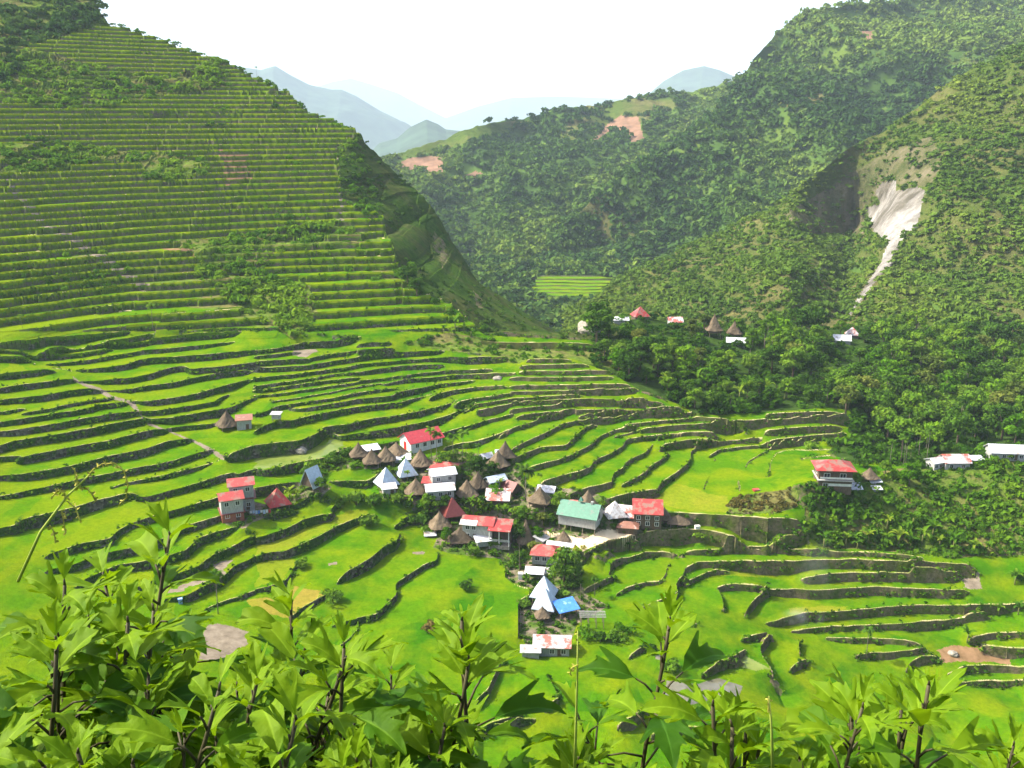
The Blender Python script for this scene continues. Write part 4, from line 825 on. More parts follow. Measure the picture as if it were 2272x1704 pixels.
# ------------------------------------------------------------------ masses nobody could count
def clump_templates(k, nq, size, seed, tall=1.0, nb=4):
    out = []
    for i in range(k):
        r = np.random.default_rng(seed + i)
        bl = [(*(r.normal(size=2) * .38), (.35 + .5 * r.random()) * tall, .5, .5, .42 * tall) for _ in range(nb)]
        v, f = leafcloud(bl, nq, size, r, .5); out.append((v, f))
    return out
def stuff(name, P, sc, tmpl, mat, label=None, tint=None, squash=1.0):
    P = np.asarray(P, float); n = len(P); r = np.random.default_rng(len(name) + n); k = r.integers(0, len(tmpl), n); ang = r.random(n) * 6.283
    vs, fs, ts = [], [], []; off = 0; tint = r.random(n) if tint is None else tint
    for t in range(len(tmpl)):
        idx = np.nonzero(k == t)[0]
        if not len(idx): continue
        v, f = tmpl[t]; c, s = np.cos(ang[idx])[:, None], np.sin(ang[idx])[:, None]; q = sc[idx][:, None]
        x = (v[None, :, 0] * c - v[None, :, 1] * s) * q + P[idx, 0:1]; y = (v[None, :, 0] * s + v[None, :, 1] * c) * q + P[idx, 1:2]; z = v[None, :, 2] * q * squash + P[idx, 2:3]
        vs.append(np.stack([x, y, z], -1).reshape(-1, 3)); fs.append((f[None] + (np.arange(len(idx)) * len(v))[:, None, None] + off).reshape(-1, 4)); off += len(idx) * len(v)
        ts.append(np.repeat(np.clip(tint[idx], 0, 1), len(f)))
    me = mesh_np(name, np.concatenate(vs), np.concatenate(fs), [mat], None, [('tint', 'FACE', np.concatenate(ts))])
    o = link(name, me); tag(o, label, None, None, 'stuff'); return o
TF = clump_templates(7, 40, .40, 100, 1.15, 5); TS = clump_templates(5, 34, .36, 200, .75, 3); TB = clump_templates(5, 40, .30, 300, .8, 4)
def face_pts(G, n, r, skip=None, dens=None):
    nv, nu = G.shape[:2]; out = []; tot = 0
    a = np.linalg.norm(np.cross(G[1:, :-1] - G[:-1, :-1], G[:-1, 1:] - G[:-1, :-1]), axis=-1)
    yy = G[:-1, :-1, 1]; w = a / yy ** 1.6; w = w / w.sum()
    k = r.choice(w.size, n, p=w.ravel()); j, i = np.unravel_index(k, w.shape); fj, fi = r.random(n)[:, None], r.random(n)[:, None]
    p = G[j, i] * (1 - fj) * (1 - fi) + G[j + 1, i] * fj * (1 - fi) + G[j, i + 1] * (1 - fj) * fi + G[j + 1, i + 1] * fj * fi
    u, v = project(p); keep = (u > -60) & (u < 2330) & (v < 800)
    if skip is not None: keep &= ~skip(u, v, p)
    return p[keep]
r_ = np.random.default_rng(11)
def polys(ps): return lambda u, v, p: np.any([in_poly(u, v, q) for q in ps], 0)
def open3(u, v, p): return polys(SL3 + FLD)(u, v, p) | ((fbm(p[:, 0] * .006, p[:, 2] * .01, 17, 4) > .3) & (r_.random(len(p)) < .6))
p3 = face_pts(G3, 13000, r_, open3); s3 = 2.0 + 5.0 * r_.random(len(p3)) ** 3
stuff('forest', p3 - np.array([0, 0, 1.5]), s3, TF, M['st_forest'], tint=.37 + 1.0 * fbm(p3[:, 0] * .008, p3[:, 2] * .014, 3) + .45 * r_.random(len(p3)))
def open1(u, v, p): return polys([BB([(1200,190),(1300,190),(1310,215),(1270,250),(1230,235)], 1472)])(u, v, p) | ((fbm(p[:, 0] * .007 + 5, p[:, 2] * .012, 27, 4) > .24) & (r_.random(len(p)) < .62))
p1 = face_pts(G1, 16000, r_, open1); s1 = 1.9 + 5.5 * r_.random(len(p1)) ** 3.2
stuff('forest', p1 - np.array([0, 0, 1.5]), s1, TF, M['st_forest'], tint=.44 + 1.1 * fbm(p1[:, 0] * .007, p1[:, 2] * .012, 6) + .45 * r_.random(len(p1)))
p1b = face_pts(G1, 9000, r_, lambda u, v, p: ~in_poly(u, v, [(1170,520),(1440,500),(1460,720),(1170,720)])); stuff('forest', p1b - np.array([0, 0, 1.]), 2.2 + 3 * r_.random(len(p1b)) ** 2, TF, M['st_forest'], tint=.3 + .45 * r_.random(len(p1b)))
def open2(u, v, p): return polys([ROCK2[0], CHUTE])(u, v, p) | (in_poly(u, v, BROWN) & (r_.random(len(p)) < .7)) | ((fbm(p[:, 0] * .012, p[:, 2] * .02, 47, 4) < -.12) & (r_.random(len(p)) < .4))
p2 = face_pts(G2, 9500, r_, open2); s2 = 1.3 + 2.6 * r_.random(len(p2)) ** 2
stuff('scrub', p2 - np.array([0, 0, .5]), s2, TS, M['st_shrub'], tint=.42 + .5 * (fbm(p2[:, 0] * .02, p2[:, 2] * .03, 8) + .4 * r_.random(len(p2))))
pv2 = face_pts(GV, 3400, r_, lambda u, v, p: in_poly(u, v, VT)); stuff('forest', pv2 - np.array([0, 0, 1.]), 3 + 4 * r_.random(len(pv2)) ** 2, TF, M['st_forest'])
def pix_pts(poly, n, r, av=None):
    P = np.array(poly, float); u = r.uniform(max(-60, P[:, 0].min()), min(2330, P[:, 0].max()), n * 3); v = r.uniform(max(-20, P[:, 1].min()), P[:, 1].max(), n * 3)
    ok = in_poly(u, v, poly); out = []
    for a, b in zip(u[ok][:n], v[ok][:n]):
        if av is not None and in_poly(np.array([a]), np.array([b]), av)[0]: continue
        h = hit(a, b)
        if h is not None: out.append(h)
    return np.array(out).reshape(-1, 3)
def under(polylist, per, smin, smax, mat, name='undergrowth', tm=None, tb=.1, tv=.7, av=None):
    pts = []
    for pl in polylist:
        A_ = np.array(pl, float); A_[:, 0] = np.clip(A_[:, 0], -60, 2330); A_[:, 1] = np.clip(A_[:, 1], -20, 1704)
        ar = .5 * abs(np.dot(A_[:, 0], np.roll(A_[:, 1], 1)) - np.dot(A_[:, 1], np.roll(A_[:, 0], 1)))
        pts.append(pix_pts(pl, int(ar / per), r_, av))
    P = np.concatenate([p for p in pts if len(p)]); s = smin + (smax - smin) * r_.random(len(P)) ** 1.8
    P[:, 2] -= .15 * s
    return stuff(name, P, s, tm or TB, mat, tint=tb + tv * (.5 + .7 * fbm(P[:, 0] * .06, P[:, 1] * .06 + P[:, 2] * .1, 9) + .5 * (r_.random(len(P)) - .5)))
under(SMOOTH['scrub'][:3], 95, 1.0, 3.6, M['st_bush'], tb=.3)
under(SMOOTH['scrub'][3:], 190, 2.0, 5.0, M['st_forest'])
under(SMOOTH['soil'], 95, .35, 1.3, M['st_bush'], av=SMOOTH['plaza'][0])
under(SMOOTH['floor'], 170, 1.3, 3.6, M['st_bush'], tb=0, tv=.6)
under(SMOOTH['scrub2'][:1], 110, .8, 2.4, M['st_bush']); under(SMOOTH['scrub2'][1:4], 120, .7, 2.0, M['st_bush'])
under([SMOOTH['scrub2'][4], SMOOTH['scrub2'][5]], 60, .5, 1.1, FOL['brown'])
under(SMOOTH['steep'][:1], 110, .7, 2.0, M['st_shrub'], 'scrub', TS, tb=0, tv=.5)
under([A([(1290,655),(1500,640),(1800,650),(1800,690),(1300,705)]), A([(1250,760),(1400,740),(1420,800),(1270,820)]), A([(1720,990),(1840,960),(1850,1040),(1740,1050)]), [(560,430),(760,520),(760,600),(860,600),(860,640),(640,520)], [(30,590),(220,560),(300,580),(260,640),(60,650)], [(0,330),(60,300),(200,330),(180,350)]], 130, .8, 2.4, M['st_bush'])
under([[(870,560),(905,565),(935,640),(1000,690),(1075,730),(1090,745),(1000,700),(900,650),(860,600)], [(745,335),(790,310),(850,480),(840,500),(760,440)]], 90, 1.0, 3.0, M['st_bush'])
rl = densify(np.array([(u, v, 0) for u, v in RIDGE[3:]], float), 5.); rl = rl[r_.random(len(rl)) < .75]; rpz = at_y(rl[:, 0], rl[:, 1] + 3, hill_d(rl[:, 0], rl[:, 1] + 3)); rpz[:, 2] -= .4
stuff('undergrowth', rpz, .6 + 1.9 * r_.random(len(rpz)) ** 2.5, TB, M['st_bush'], tint=.2 + .4 * r_.random(len(rpz)))
# weeds on the walls and bunds
ok_w = (isw & (fzone == 0) & (py > 560) & (py < 1704) & (px > -30) & (px < 2310)); jj, ii = np.nonzero(ok_w)
c_ = (V[:-1, :-1][jj, ii] + V[1:, 1:][jj, ii]) / 2; nz_ = vnoise(c_[:, 0] * .35, c_[:, 1] * .35 + c_[:, 2] * .3, 19); area = RG[:-1, :-1][jj, ii] ** 2
pr = np.clip((nz_ - .42) * 2.6, .02, 1) * area; pr /= pr.sum(); k = r_.choice(len(c_), 34000, p=pr, replace=False); P = c_[k]
P += r_.normal(size=P.shape) * np.array([.25, .25, .35])
TW = clump_templates(4, 7, .5, 400, .8, 2)
stuff('weeds', P - np.array([0, .15, .25]), .30 + .55 * r_.random(len(P)) ** 2, TW, M['st_bush'], tint=.05 + .75 * r_.random(len(P)))
# ------------------------------------------------------------------ buildings
def roofmat(name, c, rust=None, amt=.55, rough=.45, scale=.5):
    n = N(name, rough, .4); f = n.noise(scale, 5, .65); w = n.node("ShaderNodeTexWave"); w.inputs["Scale"].default_value = 4.5; w.inputs["Distortion"].default_value = .5
    tc = n.node("ShaderNodeTexCoord"); n.l(tc.outputs["Object"], w.inputs["Vector"])
    base = n.mix(n.ramp(n.noise(1.5, 5), [(.3, (0, 0, 0)), (.7, (1, 1, 1))]), tuple(x * .78 for x in c), tuple(min(.85, x * 1.12) for x in c))
    if rust: base = n.mix(n.ramp(f, [(amt, (0, 0, 0)), (amt + .08, (1, 1, 1))]), base, rust)
    n.color(base); n.bump(w.outputs["Fac"], .3, .03); return n.m
RF = {'red': roofmat('red_roof', (.33, .035, .03), (.22, .12, .09), .5), 'pink': roofmat('church_roof', (.42, .04, .05), (.36, .09, .09), .6), 'rust': roofmat('rusty_roof', (.25, .11, .07), (.42, .33, .29), .58),
      'white': roofmat('zinc_roof', (.56, .57, .60), (.33, .27, .23), .56), 'blue': roofmat('pale_blue_roof', (.44, .52, .60), (.34, .36, .38), .58), 'green': roofmat('green_roof', (.045, .18, .115), (.10, .15, .12), .56), 'darkred': roofmat('maroon_roof', (.17, .035, .03), (.24, .08, .06), .6),
      'patchy': roofmat('red_white_roof', (.52, .48, .48), (.36, .10, .07), .47, scale=.35), 'striped': roofmat('striped_roof', (.60, .58, .57), (.36, .30, .27), .5, scale=1.2), 'tarp': roofmat('blue_tarp', (.06, .22, .68), (.25, .45, .8), .6), 'grey': roofmat('grey_roof', (.36, .36, .36), (.28, .2, .16), .58)}
nb = N('thatch', .95, .1); nb.color(nb.mix(nb.ramp(nb.noise(.6, 5, .7), [(.35, (0, 0, 0)), (.7, (1, 1, 1))]), nb.ramp(nb.noise(3.5, 5, .7, stretch=(1.5, 1.5, .35)), [(.3, (.06, .048, .035)), (.7, (.16, .13, .095))]), (.20, .165, .12))); nb.color(nb.mix(1.0, nb.c, nb.ramp(nb.rnd(), [(0, (.62, .6, .58)), (1, (1.12, 1.05, .95))]), 'MULTIPLY')); nb.bump(nb.noise(5, 4, .7, stretch=(2, 2, .4)), .8, .15); RF['thatch'] = nb.m
WM = {'white': plain('whitewash', (.60, .60, .57), .8, .15, 1.2), 'grey': plain('grey_planks', (.30, .31, .29), .85, .25, 2.5, stretch=(3, 3, .4)), 'wood': plain('dark_planks', (.11, .085, .06), .9, .35, 3, stretch=(3, 3, .4)),
      'pale': plain('pale_boards', (.33, .33, .31), .85, .28, 2.5, stretch=(3, 3, .4)), 'brick': plain('red_bricks', (.32, .12, .08), .9, .3, 6), 'post': plain('old_timber', (.22, .18, .13), .9, .3, 4), 'stone': plain('stone_footing', (.24, .22, .18), .95, .4, 2.5)}
M['pane'] = plain('dark_pane', (.03, .035, .04), .25, .2, 2, .5); M['reddoor'] = plain('red_door', (.42, .03, .025), .6, .15, 3); M['wooddoor'] = plain('wood_door', (.12, .08, .05), .8, .3, 3); M['trim'] = plain('pale_trim', (.62, .62, .60), .7, .1, 3)
def gable_roof(m, L, W, z, rh, e, th=.12, split=None):
    a, b = L / 2 + e, W / 2 + e; zl = z - rh * e / (W / 2)
    m.solid([[(-a, -b, zl), (a, -b, zl), (a, 0, z + rh), (-a, 0, z + rh)], [(a, b, zl), (-a, b, zl), (-a, 0, z + rh), (a, 0, z + rh)]], th)
def hip_roof(m, L, W, z, rh, e, th=.12, ridge=None):
    a, b = L / 2 + e, W / 2 + e; c = max(0.02, (L - W) / 2) if ridge is None else ridge; A_, B_, C_, D_ = (-a, -b, z - .1), (a, -b, z - .1), (a, b, z - .1), (-a, b, z - .1); P, Q = (-c, 0, z + rh), (c, 0, z + rh)
    m.solid([[A_, B_, Q, P], [C_, D_, P, Q], [B_, C_, Q], [D_, A_, P]], th)
def thatch_roof(m, L, W, z, rh, e, seed):
    r = random.Random(seed); n = 28; rows = 8; vs = []
    for j in range(rows + 1):
        t = j / rows; k = 1 - t ** .82 + .025 * (1 - t); zz = z - .25 + rh * t
        for i in range(n):
            a = 6.283 * i / n; c, s = math.cos(a), math.sin(a); q = (abs(c) ** 4.5 + abs(s) ** 4.5) ** (-1 / 4.5); jt = 1 + r.uniform(-.05, .05) * (1 if j == 0 else .8) ; drop = r.uniform(-.22, .06) if j == 0 else r.uniform(-.06, .06)
            vs.append(((L / 2 + e) * c * q * k * jt + (.05 * L if t == 1 else 0) * c, (W / 2 + e) * s * q * k * jt, zz + drop))
    fs = [(j*n+i, j*n+(i+1) % n, (j+1)*n+(i+1) % n, (j+1)*n+i) for j in range(rows) for i in range(n)] + [tuple(rows*n+i for i in range(n)), tuple(range(n-1, -1, -1))]
    m.add(vs, fs)
def window(parent, face, p, z, w, h, L, W, frame=None):
    t = .05; y = -W / 2
    def B(m, x0, x1, z0, z1, d0, d1):
        if face in 'fb':
            s = 1 if face == 'b' else -1; ys = sorted((s * (W / 2 + d0), s * (W / 2 + d1))); m.box(p + x0, p + x1, ys[0], ys[1], z0, z1)
        else:
            s = 1 if face == 'r' else -1; xs = sorted((s * (L / 2 + d0), s * (L / 2 + d1))); m.box(xs[0], xs[1], p + x0, p + x1, z0, z1)
    m = MB(); k = .09
    B(m, -w/2-k, w/2+k, z-k, z, -.05, t); B(m, -w/2-k, w/2+k, z+h, z+h+k, -.05, t); B(m, -w/2-k, -w/2, z, z+h, -.05, t); B(m, w/2, w/2+k, z, z+h, -.05, t); B(m, -.03, .03, z, z+h, -.05, t)
    o = m.build('window', frame or M['trim'], parent); m = MB(); B(m, -w/2, w/2, z, z+h, -.05, .02); m.build('pane', M['pane'], o); return o
def door(parent, face, p, z, w, h, L, W, mat):
    m = MB()
    if face in 'fb': s = 1 if face == 'b' else -1; ys = sorted((s * (W / 2 - .05), s * (W / 2 + .04))); m.box(p - w/2, p + w/2, ys[0], ys[1], z, z + h)
    else: s = 1 if face == 'r' else -1; xs = sorted((s * (L / 2 - .05), s * (L / 2 + .04))); m.box(xs[0], xs[1], p - w/2, p + w/2, z, z + h)
    m.build('door', mat, parent)
NB_ = [0]
def H(name, label, cat, uv, roof, L, W, h, rh, yaw, wall='wood', rm='thatch', stilt=0, e=.5, win=(), dr=None, group=None, z=None, sink=1.2, th=.12):
    NB_[0] += 1; g = hit(*uv); yaw += random.uniform(-4, 4); yo = .45 * (W * abs(math.cos(RAD(yaw))) + L * abs(math.sin(RAD(yaw)))); gx_, gy_ = g[0] * (1 + yo / g[1]), g[1] + yo; loc = (gx_, gy_, max(g[2], min(g[2] + 1.0, ground(gx_, gy_) - .2)) if z is None else z)
    o = thing(name, label, cat, loc, RAD(yaw), group); m = MB(); s = stilt; b = s if s else -sink
    if h > 0:
        if roof == 'gable':
            a, w = L / 2, W / 2; zt_ = s + h + rh - .05
            m.add([(-a,-w,b),(a,-w,b),(a,w,b),(-a,w,b),(-a,-w,s+h),(a,-w,s+h),(a,w,s+h),(-a,w,s+h),(-a,0,zt_),(a,0,zt_)], [(3,2,1,0),(0,1,5,4),(2,3,7,6),(1,2,6,9,5),(3,0,4,8,7),(4,5,9,8),(6,7,8,9)])
        elif roof == 'shed':
            a, w = L / 2, W / 2; m.add([(-a,-w,b),(a,-w,b),(a,w,b),(-a,w,b),(-a,-w,s+h-.03),(a,-w,s+h-.03),(a,w,s+h+rh-.03),(-a,w,s+h+rh-.03)], [(3,2,1,0),(4,5,6,7),(0,1,5,4),(1,2,6,5),(2,3,7,6),(3,0,4,7)])
        else: m.box(-L/2, L/2, -W/2, W/2, b, s + h)
        m.build('wall', WM[wall], o)
    m = MB(); zz = s + h
    if roof == 'gable': gable_roof(m, L, W, zz, rh, e, th)
    elif roof == 'hip': hip_roof(m, L, W, zz, rh, e, th)
    elif roof == 'pyramid': hip_roof(m, L, W, zz, rh, e, th, .03)
    elif roof == 'shed':
        a, w = L / 2 + e, W / 2 + e; k = rh / W * e; m.solid([[(-a,-w,zz-k),(a,-w,zz-k),(a,w,zz+rh+k),(-a,w,zz+rh+k)]], th)
    elif roof == 'thatch': thatch_roof(m, L, W, zz, rh, e, NB_[0])
    m.build('roof', RF[rm], o)
    if s:
        nx = 2 if L < 6 else 4
        for i in range(nx):
            for sy in (-1, 1):
                x = (-L/2 + .2) + (L - .4) * i / (nx - 1); y = sy * (W/2 - .2); MB().tube([(x, y, -sink), (x, y, s + .05)], .11, 6).build('post', WM['post'], o)
    for w in win: window(o, *w, L, W)
    if dr: door(o, *dr, L, W, M['reddoor'] if len(dr) > 5 else M['wooddoor']) if len(dr) == 5 else door(o, *dr[:5], L, W, M['reddoor'])
    return o
def P2(x, y): return (568 + x * KK, 740 + y * KK)
def P1(x, y): return (x * KK, 740 + y * KK)
def P3(x, y): return (1136 + x * KK, 740 + y * KK)
def P4(x, y): return (1704 + x * KK, 740 + y * KK)
def P5(x, y): return (x * KK, 1130 + y * KK)
def P6(x, y): return (568 + x * KK, 1130 + y * KK)
def P7(x, y): return (1136 + x * KK, 1130 + y * KK)
def P8(x, y): return (1704 + x * KK, 1130 + y * KK)
TH_ = 'thatched_hut'; MH = 'metal_roofed_hut'; HO = 'house'; SH = 'shed'
ch = H('church', 'white church with bright red roof and red door beside the palms', 'church', P2(1430, 1035), 'gable', 10.0, 6.4, 3.0, 2.0, 36, 'white', 'pink', e=.55, win=[('f',-3,1.1,1,1.1),('f',-.6,1.1,1,1.1),('f',1.8,1.1,1,1.1),('f',4,1.1,1,1.1)], dr=('l',.2,0,1.5,2.3,'r'))
MB().box(-5.45, -5.35, -.05, .05, 5.0, 6.3).box(-5.42, -5.38, -.4, .4, 5.75, 5.87).build('cross', WM['wood'], ch)
MB().box(-6.9, -5.26, -2.6, 2.4, -1.2, -.05).build('porch', WM['stone'], ch)
T = [ # name, label, cat, pixel, roof, L, W, wall h, roof h, yaw, wall, roof mat, stilt
 (TH_,'squat thatched hut with ragged reddish thatch, leftmost below the church','hut',P2(890,1112),'thatch',3.4,3.4,.9,3.3,20,'wood','thatch',1.0),
 (SH,'low white sheet roof on dark posts behind the leftmost thatched hut','shed',P2(985,1060),'shed',4.6,2.6,1.6,.5,25,'wood','white',0),
 (TH_,'pale thatched hut above the small dark green field edge','hut',P2(1005,1165),'thatch',3.4,3.4,.8,3.3,15,'wood','thatch',.9),
 (TH_,'thatched hut with wide eaves on posts, right of the pale one','hut',P2(1125,1150),'thatch',3.7,3.7,.8,3.5,12,'wood','thatch',1.1),
 (TH_,'long thatched roof tucked under the church steps','hut',P2(1215,1085),'thatch',4.6,3.2,.7,2.7,-35,'wood','thatch',.8),
 (SH,'small grey white tin roof below the church front','shed',P2(1265,1125),'shed',4.0,2.6,1.2,.5,12,'grey','white',0),
 (TH_,'big tall thatched hut below the church side wall','hut',P2(1425,1195),'thatch',4.2,4.2,.9,4.1,10,'wood','thatch',1.0),
 (MH,'upper of the two silver pyramid roofs left of the village, small palm before it','hut',P2(1300,1275),'pyramid',4.2,4.2,.3,4.2,28,'wood','blue',.9),
 (MH,'lower of the two silver pyramid roofs, with a lean-to, left of the village','hut',P2(1130,1365),'pyramid',4.4,4.4,.5,4.3,32,'wood','blue',.9),
 (SH,'small white lean-to in front of the lower silver pyramid roof','shed',P2(1150,1420),'shed',3.2,2.2,2.0,.4,20,'pale','white',0),
 (HO,'house with sagging red roof behind the two-storey grey house','house',P2(1630,1265),'hip',6.4,4.0,2.6,1.1,-8,'grey','red',0),
 (HO,'two-storey grey house with white gable roof in the village centre','house',P2(1610,1365),'gable',6.2,4.8,4.6,1.0,18,'pale','white',0),
 (SH,'small mottled red shed roof leaning on the grey house','shed',P2(1525,1365),'shed',4.6,2.6,2.4,.5,-8,'grey','red',0),
 (TH_,'broad thatched hut beside the mottled red shed','hut',P2(1385,1435),'thatch',4.6,4.2,.7,3.4,25,'wood','thatch',1.0),
 (HO,'grey house on tall stilts under a white gable roof','house',P2(1590,1530),'gable',6.8,4.2,2.8,1.0,14,'pale','white',2.3),
 (TH_,'thatched hut right of the stilt house, flat pale crown','hut',P2(1825,1455),'thatch',4.2,4.2,.9,3.8,15,'wood','thatch',.8),
 (TH_,'thatched hut behind the flat crowned one in the village centre','hut',P2(1920,1405),'thatch',3.7,3.7,.8,3.7,15,'wood','thatch',.9),
 (TH_,'little thatched peak between the red roof and the round dark tree','hut',P2(1680,1215),'thatch',2.4,2.4,.6,2.4,10,'wood','thatch',.7),
 (SH,'crumpled white sheet shelter beside the palms','shed',P2(1990,1095),'gable',2.6,2.0,.8,.8,30,'wood','white',0),
 (TH_,'pale thatched hut standing before the upper right field','hut',P2(2090,1200),'thatch',4.2,4.2,.8,3.9,25,'wood','thatch',.9),
 (TH_,'dark thatched hut behind the pale one, before the upper right field','hut',P2(2155,1150),'thatch',3.8,3.8,.8,4.0,20,'wood','thatch',1.0),
 (SH,'tiny flat white roof topping the dark thatched hut','shed',P2(2120,1080),'shed',2.6,1.8,1.4,.3,0,'wood','blue',0),
 (SH,'pale blue tin roof over a grey shed near the field edge','shed',P2(2070,1335),'gable',4.6,3.0,1.9,.9,30,'grey','blue',0),
 (SH,'white tin roof with a red patch, square to the view','shed',P2(2090,1490),'shed',5.6,3.2,1.8,1.4,-2,'wood','patchy',0),
 (HO,'dark red roofed hut under the coconut palm','hut',P2(2200,1430),'gable',4.2,3.4,1.6,1.6,-40,'wood','darkred',0),
 (MH,'maroon pyramid roof among the banana plants','hut',P2(1700,1640),'pyramid',4.8,4.8,.5,4.0,22,'wood','darkred',1.4),
 (TH_,'thatched hut at the edge of the long bright field','hut',P6(1590,235),'thatch',4.2,4.2,.8,3.6,22,'wood','thatch',.9),
 (SH,'low white sheet at the foot of the field edge thatched hut','shed',P6(1505,245),'shed',2.2,1.5,.7,.2,10,'wood','white',0),
 (TH_,'sprawling ragged thatched hut below the two-storey house','hut',P6(1775,320),'thatch',5.6,4.2,.5,3.4,8,'wood','thatch',.8),
 (SH,'small white tin roof on posts beside the ragged thatch','shed',P6(1960,350),'shed',3.2,2.4,1.6,.4,15,'grey','white',.6),
 (TH_,'lone thatched hut on the left terraces','hut',P1(1970,850),'thatch',4.4,4.4,.4,4.0,35,'wood','thatch',1.0),
 (SH,'pink roofed shed beside the lone left hut','shed',P1(2115,835),'shed',3.8,3.0,2.9,.5,14,'grey','rust',0),
 ('granary','small box granary on legs standing on the left terraces','granary',P2(180,770),'shed',2.2,1.8,1.5,.15,0,'grey','grey',1.0),
 (MH,'tall folded white roofed hut alone left of the silver pyramids','hut',P2(490,1370),'gable',3.6,3.8,.7,3.8,62,'wood','blue',1.3),
 (HO,'rear block of the red roofed tower house','house',P1(2100,1545),'gable',5.6,5.0,6.6,1.0,20,'pale','red',0),
 (HO,'front block of the tower house, red bricks at its foot','house',P1(2010,1640),'gable',5.0,4.6,5.6,1.0,22,'pale','red',0),
 (MH,'red pyramid roof beside the tower house','hut',P2(195,1540),'pyramid',4.6,4.6,.4,3.7,30,'wood','red',1.0),
 (TH_,'thatched hut behind the green school roof','hut',P3(655,1540),'thatch',3.4,3.4,.8,3.8,15,'wood','thatch',.9),
 (SH,'white and red tin roof peeping behind the green school','shed',P3(560,1555),'shed',4.4,2.4,1.6,.4,-18,'grey','patchy',0),
 (MH,'striped grey pyramid roof behind the plaza','hut',P3(885,1640),'pyramid',4.3,4.3,.3,3.5,14,'wood','striped',.9),
 (SH,'long white roof with red stripe between the striped pyramid and red house','shed',P3(995,1600),'shed',4.8,2.4,1.6,.6,-15,'grey','patchy',0),
 (SH,'pale tin roof panel behind the red roofed house','shed',P3(1155,1570),'shed',4.4,1.8,1.8,.4,-6,'grey','blue',0),
 (HO,'two-storey dark house with bright red roof at the plaza end','house',P7(1165,195),'shed',6.8,4.0,4.2,1.8,-8,'wood','red',0),
 (SH,'low rusty brown roof in front of the plaza end house','shed',P7(1000,225),'hip',4.6,3.4,1.9,.9,-8,'wood','rust',0),
 (SH,'small faded pink roof above the rusty brown one','shed',P7(1060,165),'shed',3.2,1.8,2.6,.3,-14,'wood','patchy',0),
 (TH_,'low round thatched shelter on posts by the path','hut',P7(1430,165),'thatch',4.4,3.0,.2,1.7,0,'wood','thatch',1.3),
 (TH_,'dark thatched side roof right of the plaza end house','hut',P7(1310,130),'thatch',2.6,3.0,1.2,2.6,0,'wood','thatch',0),
 (TH_,'weathered thatched hut with wooden gable near the coconut palm','hut',P3(240,1540),'thatch',4.6,3.6,1.2,3.6,-30,'wood','thatch',.8),
 (SH,'white roof behind the weathered thatched hut','shed',P3(300,1430),'gable',4.0,2.8,1.8,.9,-15,'grey','white',0),
 (TH_,'tall oval thatch between two trees left of the school','hut',P7(120,330),'thatch',3.0,3.0,1.0,5.4,0,'wood','thatch',.4),
 (SH,'blue grey lean-to beside the tall oval thatch','shed',P7(255,340),'shed',2.6,2.2,2.0,.5,60,'grey','grey',0),
 (HO,'white bent roof house below the plaza corner','house',P7(420,420),'gable',6.0,3.6,1.9,1.2,-18,'grey','white',0),
 (TH_,'little thatched peak behind the white bent roof','hut',P7(445,300),'thatch',2.0,2.0,.5,2.2,0,'wood','thatch',.4),
 (SH,'white awning stall over dark wares above the two white pyramids','stall',P7(195,620),'shed',3.7,2.0,.1,.4,-4,'wood','white',1.9),
 (SH,'small white lean-to right of the awning stall','shed',P7(300,600),'shed',1.8,1.6,1.6,.3,-6,'grey','white',0),
 (MH,'rear white pyramid roof near the blue tarpaulin','hut',P7(275,835),'pyramid',4.4,4.4,.3,4.2,-14,'wood','blue',1.6),
 (MH,'front white pyramid roof touching the blue tarpaulin','hut',P7(285,930),'pyramid',4.2,4.2,.3,4.0,-16,'wood','blue',1.4),
 (TH_,'small brown thatched porch before the front white pyramid','hut',P7(262,985),'thatch',1.8,1.8,1.0,2.0,0,'wood','thatch',.8),
 (SH,'blue tarpaulin roof stretched on poles','shelter',P7(465,960),'shed',4.2,2.8,.05,.9,24,'wood','tarp',2.2),
 (HO,'house with red and white striped gable roof behind the leaves','house',P7(345,1270),'gable',7.0,4.4,2.4,1.2,-6,'grey','patchy',0),
 (SH,'tiny grey plank shed left of the striped roof house','shed',P7(160,1285),'shed',3.4,1.8,1.5,.2,0,'grey','grey',0),
 (TH_,'small thatched hut right of the three-storey red roofed house','hut',P4(870,1290),'thatch',3.0,3.0,.5,2.6,10,'wood','thatch',.5),
 (SH,'flat white roof in front of the small right hand thatched hut','shed',P4(920,1310),'shed',2.4,1.6,1.0,.2,0,'grey','white',0),
 (SH,'white roof low in the bushes right of the three-storey house','shed',P4(935,1375),'shed',1.8,1.4,1.0,.2,0,'grey','white',0),
 (SH,'white annexe roof touching the three-storey house','shed',P4(740,1380),'shed',3.0,2.0,1.0,.6,0,'grey','white',0),
 (HO,'grey house with faded red and white roof on the right hand ridge','house',P4(1600,1180),'gable',6.6,4.4,2.3,1.5,-2,'pale','patchy',0),
 (HO,'small house with white gable left of the faded red roof','house',P4(1430,1190),'gable',3.0,3.4,2.6,.8,15,'pale','white',0),
 (SH,'low white sheet roof between the ridge houses','shed',P4(1790,1115),'shed',3.2,2.2,.9,.3,0,'grey','white',0),
 (HO,'long house with broad white roof at the right frame edge','house',P4(2040,1095),'gable',9.0,5.0,2.2,1.5,-8,'grey','white',0),
 (SH,'white tin roof at the left end of the wooded crest','shed',(1377,718),'shed',5.4,3.4,1.4,.4,0,'grey','white',0),
 (HO,'left red pyramid roof on the wooded crest','hut',(1420,708),'pyramid',5.4,5.4,1.0,3.4,10,'wood','red',0),
 (HO,'long red roof topmost on the wooded crest','house',(1452,700),'gable',8.0,5.0,3.4,2.0,-6,'wood','red',0),
